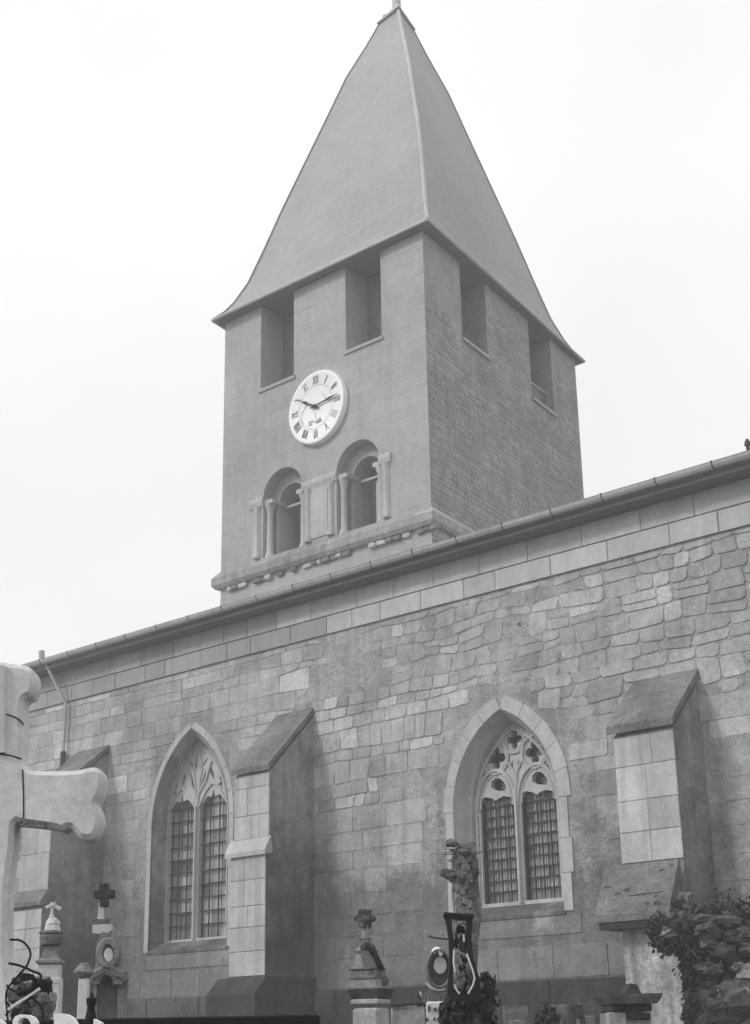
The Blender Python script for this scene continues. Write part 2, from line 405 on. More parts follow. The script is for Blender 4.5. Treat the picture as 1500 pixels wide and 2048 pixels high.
# window surrounds (voussoirs and jamb blocks)
for wi, W_ in enumerate(WIN):
    thin = .008 if wi == 1 else .018
    r = arc_side(W_['xc'], W_['hw'], W_['zs'], W_['za'], 5)
    h = W_['za']-W_['zs']; hw = W_['hw']; Rr = (hw*hw+h*h)/(2*hw); cx = W_['xc']+hw-Rr; a1 = math.atan2(h, W_['xc']-cx)
    for side in (1, -1):
        for k in range(5):
            poly = []
            bw = random.uniform(.19, .28) if wi == 0 else .14
            q0, q1 = a1*k/5+.0015, a1*(k+1)/5-.0015
            inner = [(cx+Rr*math.cos(q0+(q1-q0)*j/3), W_['zs']+Rr*math.sin(q0+(q1-q0)*j/3)) for j in range(4)]
            outer = [(cx+(Rr+bw)*math.cos(q0+(q1-q0)*j/3), W_['zs']+(Rr+bw)*math.sin(q0+(q1-q0)*j/3)) for j in range(3, -1, -1)]
            poly = inner+outer
            if k == 4: poly = [p for p in poly if True]
            if side < 0: poly = [(2*W_['xc']-x_, z_) for x_, z_ in reversed(poly)]
            poly = [((max(x_, W_['xc']+.004) if side > 0 else min(x_, W_['xc']-.004)), z_) for x_, z_ in poly]
            b = MB(); b.stone(poly, P+.02, P-thin-random.uniform(0, .005), .004, random.uniform(.35, .75)); cpart(b, 'voussoir', M_TRIM, nave)
        z0 = W_['sill']; 
        while z0 < W_['zs']-.05:
            z1 = min(z0+random.uniform(.42, .62), W_['zs'])
            if W_['zs']-z1 < .2: z1 = W_['zs']
            bw = random.choice((.17, .28, .22)) if wi == 0 else .14
            xa, xb = W_['xc']+side*W_['hw'], W_['xc']+side*(W_['hw']+bw)
            xa, xb = min(xa, xb), max(xa, xb)
            b = MB(); b.stone([(xa, z0+.003), (xb, z0+.003), (xb, z1-.003), (xa, z1-.003)], P+.02, P-thin-random.uniform(0, .005), .004, random.uniform(.35, .7))
            cpart(b, 'jamb_stone', M_TRIM, nave); z0 = z1
    # sill apron course
    xs = W_['xc']-W_['hw']-.02; 
    b = MB(); b.stone([(xs, W_['sill']-.34), (W_['xc']+W_['hw']+.3, W_['sill']-.34), (W_['xc']+W_['hw']+.3, W_['sill']-.06), (xs, W_['sill']-.06)], P+.02, P-.015, .008, .4)
    cpart(b, 'sill_apron', M_RUBBLE, nave)

# ---- windows
def light_hole(x0, x1, z0, z1, lobes=True, n=14):       # tall light with a cusped head
    xc, hw = (x0+x1)/2, (x1-x0)/2; pts = [(x0, z0), (x1, z0)]
    for k in range(n+1):
        t = math.pi*k/n; rr = hw*(1-.13*abs(math.sin(1.5*t+math.pi/2))**4 if lobes else 1)
        pts.append((xc+hw*math.cos(t)*(1-(0 if k in (0, n) else .0)), z1+hw*1.1*math.sin(t)*(.9 if lobes else 1)))
    return pts
def quatrefoil(xc, zc, r, rot=0, n=32):
    return [(xc+r*(.48+.52*abs(math.cos(2*t))**.8)*math.cos(t+rot), zc+r*(.48+.52*abs(math.cos(2*t))**.8)*math.sin(t+rot)) for t in [2*math.pi*k/n for k in range(n)]]
def dagger(x0, z0, x1, z1, wd, n=8):                    # pointed slot from one end to the other
    d = Vector((x1-x0, z1-z0)); L = d.length; d /= L; q = Vector((-d.y, d.x)); up = []; dn = []
    for k in range(n+1):
        t = k/n; ww = wd*math.sin(math.pi*t)**.8*(1-.35*t)
        c = Vector((x0, z0))+d*L*t; up.append(c+q*ww/2); dn.append(c-q*ww/2)
    pts = dn+up[-2:0:-1]
    return [(p.x, p.y) for p in pts]
def make_window(wi):
    W_ = WIN[wi]; root = MB()
    # splayed reveal between the outer and the inner outline
    n = 12
    a = pointed(W_['xc'], W_['hw'], W_['sill'], W_['zs'], W_['za'], n); b_ = pointed(W_['xi'], W_['hwi'], W_['zi'], W_['zsi'], W_['zai'], n)
    m1 = [(p[0]*.3+q[0]*.7, p[1]*.3+q[1]*.7) for p, q in zip(a, b_)]
    y1 = P+.40
    rings = [[(x, P-.02, z) for x, z in a], [(x, P+.27, z) for x, z in m1], [(x+(W_['xi']-x)*.035, P+.30, z+(.0 if z > W_['zi']+.3 else .01)) for x, z in m1], [(x, y1+.12, z) for x, z in b_]]
    root.loft(rings, cap0=False, cap1=False)
    win = cpart(root, 'window', M_TRIM)
    if wi == 0: win['label'] = 'two light window with quatrefoil tracery and iron grille'
    else: win['label'] = 'two light window with flowing tracery and iron bars'
    # sloping sill board
    s = MB(); xs0, xs1 = W_['xc']-W_['hw']-.01, W_['xc']+W_['hw']+.01
    s.loft([[(xs0, P-.03, W_['sill']-.05), (xs0, P-.03, W_['sill']), (xs0, P+.3, W_['sill']+.19), (xs0, P+.3, W_['sill']-.07)],
            [(xs1, P-.03, W_['sill']-.05), (xs1, P-.03, W_['sill']), (xs1, P+.3, W_['sill']+.19), (xs1, P+.3, W_['sill']-.07)]])
    # keep only the lip outside the opening: clip is unnecessary, the slab is laid into the wall
    fix_normals(cpart(s, 'sill', M_BUTT, win))
    outer = pointed(W_['xi'], W_['hwi']+.03, W_['zi']-.05, W_['zsi'], W_['zai']+.04, n)
    xm = W_['xi']; hw = W_['hwi']; mw = .07
    L1 = (xm-hw+.10, xm-mw); L2 = (xm+mw, xm+hw-.10)
    z0 = W_['zi']+.02; tr = MB(); holes = []; mould = MB()
    if wi == 0:
        zs = 5.36
        heads = []
        for (a0, b0) in (L1, L2):
            xc = (a0+b0)/2; h2 = (b0-a0)/2
            holes.append([(a0, z0), (b0, z0), (b0, zs+.12), (xc+.16, zs+.17), (xc+.05, zs+.15), (xc-.03, zs+.11), (xc-.08, zs+.15), (a0+.12, zs+.20), (a0+.04, zs+.17), (a0, zs+.08)])
            ca, sa = math.cos(-.5), math.sin(-.5)
            holes.append([(xc+.05+u_*ca-v_*sa, zs+.36+u_*sa+v_*ca) for u_, v_ in ((-.17, .0), (-.13, -.09), (-.02, -.10), (.06, -.07), (.17, -.03), (.16, .05), (.08, .10), (-.03, .12), (-.12, .09))])
            holes.append([(a0+.03, zs+.24), (a0+.09, zs+.26), (a0+.13, zs+.38), (a0+.09, zs+.36)])
            pts = [(xc+(h2+.05)*math.cos(t), y1-.015, zs-.02+(h2*1.75)*math.sin(t)) for t in [math.pi*k/16 for k in range(17)]]
            mould.tube(pts, .035, 6)
            mould.tube([(xc+(h2-.02)*math.cos(t), y1+.0, zs+.0+(h2*1.5)*math.sin(t)) for t in [math.pi*k/16 for k in range(17)]], .018, 6)
        for (qx, qz, r_) in ((-15.78, 6.19, .205), (-15.37, 6.46, .165), (-14.95, 6.19, .205)):
            holes.append(quatrefoil(qx, qz, r_))
            mould.tube([(qx+(r_+.07)*math.cos(t), y1-.01, qz+(r_+.07)*math.sin(t)) for t in [2*math.pi*k/20 for k in range(21)]], .026, 6)
            mould.tube([(qx+(r_+.02)*math.cos(t), y1+.0, qz+(r_+.02)*math.sin(t)) for t in [2*math.pi*k/20 for k in range(21)]], .012, 6)
        # flowing tails of the mouchettes
        for sg in (-1, 1):
            mould.tube([(xm+sg*.0, y1-.01, 5.62), (xm+sg*.03, y1-.01, 5.9), (xm+sg*.17, y1-.01, 6.12), (xm+sg*.19, y1-.01, 6.33), (xm+sg*.16, y1-.01, 6.42)], .024, 6)
            mould.tube([(xm+sg*.82, y1-.01, 5.72), (xm+sg*.74, y1-.01, 6.05), (xm+sg*.55, y1-.01, 6.40), (xm+sg*.30, y1-.01, 6.56)], .020, 6)
            holes.append([(xm+sg*.055, 5.90), (xm+sg*.055, 6.12), (xm+sg*.13, 5.985)][::sg])
            holes.append([(xm+sg*.60, 5.87), (xm+sg*.72, 5.78), (xm+sg*.70, 5.99)][::sg])
            holes.append(dagger(xm+sg*.60, 6.27, xm+sg*.26, 6.53, .06))
    else:
        zs = 6.22
        for (a0, b0) in (L1, L2):
            xc = (a0+b0)/2
            holes.append([(a0, z0), (b0, z0), (b0, zs), (xc+.18, zs+.2), (xc+.05, zs+.17), (xc, zs+.33), (xc-.06, zs+.17), (xc-.18, zs+.2), (a0, zs)])
            mould.tube([(a0-.02, y1-.01, zs), (xc-.2, y1-.01, zs+.32), (xc, y1-.01, zs+.46), (xc+.2, y1-.01, zs+.32), (b0+.02, y1-.01, zs)], .026, 6)
        for sg in (-1, 1):
            for (a, b, c, d, ww) in ((.10, 6.52, .24, 6.98, .085), (.12, 7.04, .30, 6.80+.42, .06), (.05, 6.95, .08, 7.36, .06), (.50, 6.72, .35, 7.05, .09), (.74, 6.50, .66, 6.84, .07)):
                holes.append(dagger(xm+sg*a, b, xm+sg*c, d, ww))
            mould.tube([(xm, y1-.01, 6.15), (xm+sg*.05, y1-.01, 6.5), (xm+sg*.26, y1-.01, 6.74), (xm+sg*.42, y1-.01, 7.12)], .032, 6)
            mould.tube([(xm+sg*.03, y1-.01, 6.5), (xm+sg*.13, y1-.01, 7.0), (xm+sg*.03, y1-.01, 7.45)], .026, 6)
            mould.tube([(xm+sg*.40, y1-.01, 6.66), (xm+sg*.62, y1-.01, 6.62), (xm+sg*.80, y1-.01, 6.70)], .022, 6)
    tr.plate(outer, holes, y1, y1+.11)
    tr = cpart(tr, 'tracery', M_TRIM, win)
    # arch roll round the frame and moulded mullion
    fr = pointed(xm, hw-.03, W_['zi'], W_['zsi'], W_['zai']-.05, 12)
    mould.tube([(x, y1-.015, z) for x, z in fr[1:]]+[(fr[0][0], y1-.015, fr[0][1])], .03, 6)
    cpart(mould, 'tracery_moulding', M_TRIM, win, smooth=True)
    mu = MB(); zt = 5.65 if wi == 0 else 6.25
    mu.loft([[(xm-.045, y1-.002, z), (xm-.02, y1-.07, z), (xm+.02, y1-.07, z), (xm+.045, y1-.002, z), (xm+.03, y1+.13, z), (xm-.03, y1+.13, z)] for z in (z0-.03, zt)])
    fix_normals(cpart(mu, 'mullion', M_TRIM, win))
    # lead backing, panes, bars
    bk = MB(); bk.plate(pointed(xm, hw+.01, W_['zi']-.04, W_['zsi'], W_['zai'], 12), [], y1+.155, y1+.175); cpart(bk, 'leaded_backing', M_GLASS if wi == 0 else M_IRON, win)
    nc, pitch = (4, .178) if wi == 0 else (3, .262)
    for (a0, b0) in (L1, L2):
        cw = (b0-a0)/nc
        z = z0; row = 0
        while z < zs+.22:
            for k in range(nc):
                w2, h2 = cw-.02, min(pitch, zs+.28-z)-.02
                if h2 < .05: continue
                pm = pane_mesh(w2, h2)
                o = bpy.data.objects.new('pane', pm); col.objects.link(o); o.parent = win
                o.location = Vector((a0+cw*(k+.5), y1+.145, z+h2/2+.01))-CH
                o.rotation_euler = (random.uniform(-.05, .05), 0, random.uniform(-.05, .05))
            z += pitch; row += 1
        for k in range(nc+1 if wi == 0 else nc-1):
            bx = a0+cw*(k+(0 if wi == 0 else 1)); bb = MB()
            bx = min(max(bx, a0+.012), b0-.012)
            bb.box(bx-.012, bx+.012, y1+.05, y1+.072, z0-.02, zs+(.12 if k in (0, nc) else .18)); cpart(bb, 'grille_bar' , M_IRON, win)
            if wi == 0 and 0 < k < nc:
                bb = MB(); bb.box(bx+.035, bx+.055, y1+.10, y1+.118, z0-.02, zs+.2); cpart(bb, 'glazing_bar', M_TRIM, win)
        z = z0+pitch*(1.0); 
        while z < zs+.15:
            bb = MB(); bb.box(a0-.02, b0+.02, y1+.073, y1+.095, z-.015, z+.015); cpart(bb, 'grille_bar', M_IRON, win); z += pitch*(1.0 if wi else 1.0)*(1 if wi else 1.0)
_pm = {}
def pane_mesh(w2, h2):
    key = (round(w2, 3), round(h2, 3))
    if key not in _pm:
        me = bpy.data.meshes.new('pane'); a, b = w2/2, h2/2; y = .004
        vs = [(-a, -y, -b), (a, -y, -b), (a, -y, b), (-a, -y, b), (-a, y, -b), (a, y, -b), (a, y, b), (-a, y, b)]
        me.from_pydata(vs, [], [(0, 1, 2, 3), (5, 4, 7, 6), (1, 5, 6, 2), (4, 0, 3, 7), (3, 2, 6, 7), (4, 5, 1, 0)]); me.materials.append(M_GLASSV); _pm[key] = me
    return _pm[key]
M_GLASSV = stone_mat('window_pane_glass', .27, var=.15, bump=.05, streak=0, spots=0, rough=.15, objvar=.6, spec=.8, tonevar=0)
make_window(0); make_window(1)

# ---- buttresses: side profile swept across the width
def buttress(x0, x1, prof, label, capz, wall_z, k, blocks=True, lower=None):
    """prof: list of (y, z) of the front outline from bottom to the underside of the cap"""
    b = MB(); pr = prof+[(P+.02, wall_z-.12), (P+.02, 0)]
    b.loft([[(x0, y, z) for y, z in pr], [(x1, y, z) for y, z in pr]])
    o = fix_normals(cpart(b, 'buttress', M_BUTT)); o['label'] = label
    return o
def cap_slab(par, x0, x1, yf, zf, zw, th=.10, over=.06, name='weathering', segs=2):
    # sloping top of flagstones
    L = Vector((0, P-yf+over, zw-zf))
    for i in range(segs):
        a, b_ = i/segs, (i+1)/segs
        ya, yb = yf-over+(P-yf+over)*a, yf-over+(P-yf+over)*b_; za, zb = zf+(zw-zf)*a, zf+(zw-zf)*b_
        lift = .012*(segs-1-i)
        b = MB(); b.loft([[(x, ya+.004, za-th+lift), (x, ya, za+lift), (x, yb+.0, zb+lift), (x, yb+.0, zb-th+lift)] for x in (x0-over, (x0*.6+x1*.4), x1+over*.3)])
        fix_normals(cpart(b, name, M_CAP, par))
def face_blocks(par, x0, x1, yf, z0, z1, hs=(.35, .5), mat=None, name='face_block'):
    z = z0
    while z < z1-.05:
        zz = min(z+random.uniform(*hs), z1)
        if z1-zz < .15: zz = z1
        cut = random.choice((.38, .5, .62)); xs = [x0, x0+(x1-x0)*cut, x1] if random.random() < .75 else [x0, x1]
        for a, c in zip(xs, xs[1:]):
            b = MB(); b.stone([(a+.003, z+.004), (c-.003, z+.004), (c-.003, zz-.004), (a+.003, zz-.004)], yf+.02, yf-.012-random.uniform(0, .006), .005, random.uniform(.1, .9))
            cpart(b, name, mat or M_BUTT2, par)
        z = zz
M_BUTT2 = stone_mat('buttress_face_stone', .45, var=.16, bump=.4, streak=.3, spots=.06, tonevar=.16)
# middle buttress
y1_, y2_ = 18.86, 18.78
bt = buttress(-20.70, -19.78, [(y2_-.25, 0), (y2_-.25, 2.45), (y2_, 2.72), (y2_, 4.88), (y1_, 5.10), (y1_, 6.30)], 'middle buttress with a mossy sloping top and near black foot', 6.4, 7.62, 1)
cap_slab(bt, -20.72, -19.78, y1_, 6.42, 7.66, th=.11, over=.05, segs=3)
face_blocks(bt, -20.70, -19.78, y1_, 5.14, 6.28); face_blocks(bt, -20.70, -19.78, y2_, 2.76, 4.86)
b = MB(); b.loft([[(x, y2_-.07, 4.82), (x, y2_-.07, 4.90), (x, y1_-.0, 5.16), (x, y1_+.05, 4.86)] for x in (-20.80, -19.74)]); fix_normals(cpart(b, 'drip_course', M_TRIM, bt))
b = MB(); b.loft([[(x, y2_-.30, 0), (x, y2_-.30, 2.45), (x, y2_-.02, 2.74), (x, P-.02, 2.74), (x, P-.02, 0)] for x in (-20.98, -19.72)]); fix_normals(cpart(b, 'plinth_base', M_NEARBLACK, bt))
# right buttress
y1_ = 19.18
bt = buttress(-12.57, -11.52, [(y1_, 0), (y1_, 3.25), (y1_-.02, 3.9), (y1_, 4.02), (y1_, 5.92)], 'right buttress with broken lower weathering and pale plastered foot', 6.0, 6.86, 1)
cap_slab(bt, -12.58, -11.50, y1_, 6.06, 6.96, th=.12, over=.07, segs=3)
face_blocks(bt, -12.57, -11.52, y1_, 4.04, 5.90, (.4, .62))
b = MB(); b.loft([[(x, y1_-.38, 3.20), (x, y1_-.38, 3.30), (x, y1_-.33, 3.42), (x, y1_-.02, 4.03), (x, P, 4.03), (x, P, 3.2)] for x in (-12.86, -12.4, -11.98, -11.60)])
wth = fix_normals(cpart(b, 'broken_weathering', M_CAP, bt))
for i in range(26):                                  # rubble edge on the broken right side
    x, y, z = random.uniform(-12.0, -11.5), random.uniform(18.85, 19.3), random.uniform(3.15, 3.5); s = random.uniform(.04, .11)
    b = MB(); lump(b, (x, y, z), s, s*.8, s*.7, random, .3)
    fix_normals(cpart(b, 'broken_stone', random.choice((M_CAP, M_GREYT, M_NEARBLACK)), bt))
b = MB(); b.loft([[(x, y1_-.34, 3.10), (x, y1_-.36, 3.19), (x, P, 3.19), (x, P, 3.10)] for x in (-12.82, -12.0)]); fix_normals(cpart(b, 'drip_course', M_NEARBLACK, bt))  # dark strip put in as the shadow recess under the weathering
b = MB(); b.loft([[(-12.62, y1_-.10, 0), (-11.62, y1_-.10, 0), (-11.5, P, 0), (-12.62, P, 0)], [(-12.62, y1_-.06, 2.0), (-11.58, y1_-.06, 2.0), (-11.5, P, 2.0), (-12.62, P, 2.0)], [(-12.62, y1_-.05, 3.1), (-11.6, y1_-.05, 3.1), (-11.5, P, 3.1), (-12.62, P, 3.1)]]); 
fix_normals(cpart(b, 'plastered_foot', stone_mat('flaking_white_plaster', .42, var=.4, bump=.8, streak=.55, spots=.2), bt))
for pts in (((-12.35, 3.555), (-12.2, 3.56), (-12.0, 3.565), (-11.72, 3.575)),):
    b = MB(); b.tube([(x, y1_-.34+(z-3.42)*.51-.0, z) for x, z in pts], [.003, .008, .006, .002][:len(pts)], 5); cpart(b, 'open_joint', M_DARKT, bt)
rr_ = random.Random(77)
for i in range(16):
    x, z = rr_.uniform(-12.8, -11.65), rr_.uniform(3.32, 3.95); s_ = rr_.uniform(.015, .04)
    if rr_.random() < .5: z = rr_.uniform(3.3, 3.45)
    b = MB(); lump(b, (x, y1_-.34+(max(z, 3.42)-3.42)*.51, z), s_*1.4, s_*.6, s_*.6, rr_, .35); cpart(b, 'moss_lump', rr_.choice((M_CAP, M_CAP, M_CAP, M_GREYT)), bt)
# left buttress, mostly behind the stone cross
y1_ = 18.62
bt = buttress(-27.02, -26.02, [(y1_-.12, 0), (y1_-.12, 4.35), (y1_, 4.6), (y1_, 6.55)], 'left buttress half hidden by the pale stone cross', 6.6, 7.78, 1)
cap_slab(bt, -27.04, -26.0, y1_, 6.62, 7.82, th=.12, over=.05, segs=3)
face_blocks(bt, -27.02, -26.02, y1_, 4.64, 6.5, (.5, .8)); face_blocks(bt, -27.02, -26.02, y1_-.12, 2.2, 4.3)
b = MB(); b.loft([[(x, y1_-.2, 4.36), (x, y1_-.2, 4.46), (x, y1_-.0, 4.72), (x, y1_+.05, 4.4)] for x in (-27.1, -25.98)]); fix_normals(cpart(b, 'drip_course', M_CAP, bt))

# ---- eaves: soffit, roof, gutter sections
b = MB(); b.box(X0, X1, P-.42, P+.02, 9.75, 9.80); cpart(b, 'soffit', M_SOFFIT)
b = MB(); b.loft([[(x, P-.55, 9.86), (x, P-.55, 9.90), (x, 22.45, 10.95), (x, 22.45, 10.88)] for x in (X0-.1, X1+.1)]); roof = fix_normals(cpart(b, 'nave_roof', M_SLATE))
b = MB(); b.loft([[(x, 29.0, 10.98), (x, 29.0, 11.05), (x, 22.5, 10.88), (x, 22.5, 10.81)] for x in (X0-.1, X1+.1)]); fix_normals(cpart(b, 'rear_roof', M_SLATE, roof))
x = X0; k = 0
while x < X1:
    x2 = min(x+1.02, X1); b = MB(); rings = []
    for xx in (x+.012, x2-.012):
        rings.append([(xx, P-.47-.08*math.cos(t)-.03, 9.935-.085*math.sin(t)) for t in [math.pi*j/10 for j in range(11)]]+[(xx, P-.46+.055, 9.94), (xx, P-.59, 9.955)])
    b.loft(rings, tone=random.uniform(.1, .9)); o = fix_normals(cpart(b, 'gutter_section', M_ZINC, roof))
    if True:
        b = MB(); b.loft([[(xx, P-.47-.084*math.cos(t)-.03, 9.935-.090*math.sin(t)) for t in [math.pi*j/10 for j in range(11)]]+[(xx, P-.4, 9.96), (xx, P-.6, 9.965)] for xx in (x2-.009, x2+.009)]); fix_normals(cpart(b, 'gutter_joint', M_IRON, roof))
    x = x2; k += 1
# downpipe at the left
p0 = onY(84, 1312, P-.5); p1 = onY(132, 1408, P-.1); p2 = onY(125, 1532, P-.1)
b = MB(); b.tube([p0+Vector((0, 0, .04)), p0, p1, p2], .036, 8); dp = cpart(b, 'downpipe', M_ZINC, smooth=True)
b = MB(); b.tube([p2+Vector((0, 0, .32)), p2, Vector((p2.x, p2.y, .2))], .062, 8); cpart(b, 'pipe_sleeve', M_IRON, dp)
b = MB(); b.tube([p0+Vector((0, -.02, .12)), p0+Vector((0, 0, -.05))], .07, 8); cpart(b, 'pipe_head', M_ZINC, dp)
# small vent pipe on the roof at the far right
pv = onY(1497, 905, P-.45); b = MB(); b.lathe([(.03, pv.z-.05), (.03, pv.z+.1), (.055, pv.z+.12), (.045, pv.z+.17), (.02, pv.z+.22)], pv.x, pv.y, 8); cpart(b, 'roof_finial', M_IRON, roof)
for (px, py, rr) in ((148, 1357, .06), (1036, 1245, .03)):
    q = onY(px, py, P-.03); b = MB(); b.lathe([(rr, -.02), (rr, .02), (rr*.6, .03)], 0, 0, 12)
    o = b.build('wall_anchor', M_ZINC, church); o.rotation_euler = (R(90), 0, 0); o.location = q-CH

# ---- tower
A0, B0 = -25.30, -18.80; YT = 22.5
tdir = Vector((math.sin(R(-10.77)), math.cos(R(-10.77)), 0)); tn = Vector((tdir.y, -tdir.x, 0)); LT = 8.05
TB = Vector((B0, YT, 0))
def rt(u, wv, z): return TB+tdir*(u+max(wv, 0)*.1902)-tn*wv+Vector((0, 0, z))       # right face frame: u along, wv inward depth
ZW = 18.60
tower = MB(); tower.T = lambda x, y, z: (x-.012-.1902*(y-YT) if x > B0-.1 else x, y, z)
def round_arch(xc, hw, z0, zs, n=12): return [(xc-hw, z0), (xc+hw, z0)]+[(xc+hw*math.cos(math.pi*k/n), zs+hw*1.0*math.sin(math.pi*k/n)) for k in range(1, n)]+[(xc-hw, zs)] if False else [(xc-hw, z0), (xc+hw, z0), (xc+hw, zs)]+[(xc+hw*math.cos(math.pi*k/n), zs+hw*math.sin(math.pi*k/n)) for k in range(1, n)]+[(xc-hw, zs)]
N1 = dict(xc=-23.22, hw=.66, zs=13.50, xi=-23.20, hwi=.44); N2 = dict(xc=-20.86, hw=.66, zs=13.50, xi=-20.84, hwi=.44)
notch = [(B0, 9.9), (B0, ZW), (-20.08, ZW), (-20.08, 16.46), (-21.18, 16.46), (-21.18, ZW), (-22.87, ZW), (-22.87, 16.40), (-24.00, 16.40), (-24.00, ZW), (A0, ZW), (A0, 9.9)]
tower.plate(notch, [round_arch(n_['xc'], n_['hw'], 12.10, n_['zs']) for n_ in (N1, N2)], YT, YT+.28)
# deeper layer
notch2 = [(x if not (x == B0) else B0-.03, z) for x, z in notch]
tower.plate([(x if x != A0 else A0+.0, z) for x, z in notch2], [round_arch(n_['xi'], n_['hwi'], 12.10, 13.42) for n_ in (N1, N2)], YT+.281, YT+.85)
tw = cpart(tower, 'tower', M_TOWER); tw['label'] = 'square bell tower with clock and paired arched openings'
rf = MB(); rf.T = lambda a, b_, c: rt(a, b_, c)
rnotch = [(0.006, 9.9), (LT, 9.9), (LT, ZW), (6.52, ZW), (6.52, 16.50), (5.25, 16.50), (5.25, ZW), (2.94, ZW), (2.94, 16.67), (1.69, 16.67), (1.69, ZW), (0.006, ZW)]
rf.plate(rnotch, [], 0.003, .85); fix_normals(cpart(rf, 'side_wall', M_TRUB, tw))
# back and left faces close the tower
bb = MB(); q = [Vector((A0, YT, 0)), Vector((A0, YT, 0))+tdir*LT, TB+tdir*LT]
bb.add([(q[0].x, q[0].y+.86, 9.9), (q[1].x, q[1].y, 9.9), (q[1].x, q[1].y, ZW), (q[0].x, q[0].y+.86, ZW), (q[2].x-.02, q[2].y, 9.9), (q[2].x-.02, q[2].y, ZW)], [(0, 1, 2, 3), (1, 4, 5, 2)])
cpart(bb, 'rear_wall', M_TOWER, tw)
# belfry chamber: dark timber louvres set deep inside each opening
def louvre(par, x0, x1, z0, z1, T=None, depth=.75, boards=True):
    b = MB(); b.T = T; b.box(x0, x1, depth, depth+.04, z0, z1+.0); cpart(b, 'belfry_screen', M_SOFF2, par)
    return
M_SOFF2 = stone_mat('belfry_timber', .17, var=.2, bump=.3, streak=.3, spots=0)
for (a, c, z0) in ((-24.0, -22.87, 16.40), (-21.18, -20.08, 16.46)):
    fr = lambda x, y, z: Vector((x, YT+y, z))
    louvre(tw, a-.1, c+.2, z0-.1, ZW, fr)
    b = MB(); b.T = fr; b.loft([[(x, -.04, z0-.10), (x, -.04, z0-.02), (x, .5, z0+.06), (x, .5, z0-.1)] for x in (a-.05, c+.05)]); fix_normals(cpart(b, 'belfry_sill', M_TOWER, tw))
for (a, c, z0) in ((1.69, 2.94, 16.67), (5.25, 6.52, 16.50)):
    louvre(tw, a-.2, c+.4, z0-.1, ZW, rf.T, .6)
    b = MB(); b.T = rf.T; b.loft([[(x, -.06, z0-.09), (x, -.06, z0-.01), (x, .5, z0+.16), (x, .5, z0-.1)] for x in (a-.04, c+.04)]); fix_normals(cpart(b, 'belfry_sill', M_TOWER, tw))
b = MB(); b.T = rf.T; b.box(5.26, 6.51, .25, .32, 16.66, 17.12); cpart(b, 'parapet_board', M_SOFF2, tw)
b = MB(); b.T = rf.T; b.box(5.26, 6.53, .22, .36, 17.12, 17.16); cpart(b, 'parapet_board', M_TRIM, tw)
# small coursed rubble on the right face, joined
b = MB(); b.T = rf.T; z = 11.2; row = 0
while z < ZW-.05:
    h = random.choice((.07, .09, .1, .12, .17)); u = random.uniform(-.1, 0)
    while u < LT-.02:
        wd = random.uniform(.1, .42); u0, u1 = max(u, 0.02), min(u+wd, LT-.01); u += wd
        zc = z+h/2
        if u1-u0 < .05: continue
        if any(a-.03 < u1 and u0 < c+.03 and z+h > z0-.12 for a, c, z0 in ((1.69, 2.94, 16.67), (5.25, 6.52, 16.5))): continue
        e = .5+.6*noi1(u0, zc, .5, 8)+.25*max(-1, min(1, (16.6-zc)/2.0))+.15*(min(1, u0/1.4)-.6)+random.uniform(-.12, .12)
        if e < .3: continue
        pr = .003+.012*min(1, e-.2)*random.uniform(.4, 1.4)
        jz = .012*noi1(u0, z, 2, 3)
        b.stone(round_poly([(u0+.004, z+.004+jz), (u1-.004, z+.004+jz+random.uniform(-.01, .01)), (u1-.004, z+h-.004+jz), (u0+.004, z+h-.004+jz)], .025, .004), .02, -pr, pr*.7, random.uniform(.1, .9))
    z += h
o = cpart(b, 'rubble_facing', M_TRUB, tw, kind='stuff')
# faint ashlar on the clock face, joined: and corner quoins
b = MB(); z = 12.2; row = 0
while z < ZW-.1:
    h = random.uniform(.32, .42); x = A0+.005-random.uniform(0, .4)
    while x < B0-.01:
        wd = random.uniform(.6, 1.1); xa, xb = max(x, A0+.004), min(x+wd, B0-.004); x += wd
        if xb-xa < .12: continue
        z1 = min(z+h, ZW-.01)
        if any(a-.03 < xb and xa < c+.03 and z1 > z0-.13 for a, c, z0 in ((-24.0, -22.87, 16.4), (-21.18, -20.08, 16.46))): continue
        if z < 14.35 and any(abs((xa+xb)/2-n_['xc']) < 1.1+(xb-xa)/2 for n_ in (N1, N2)): continue
        b.stone([(xa+.0015, z+.0015), (xb-.0015, z+.0015), (xb-.0015, z1-.0015), (xa+.0015, z1-.0015)], YT+.01, YT-.003-random.uniform(0, .002), .0015, random.uniform(.3, .7))
    z += h
cpart(b, 'ashlar_facing', M_TOWER, tw, kind='stuff')
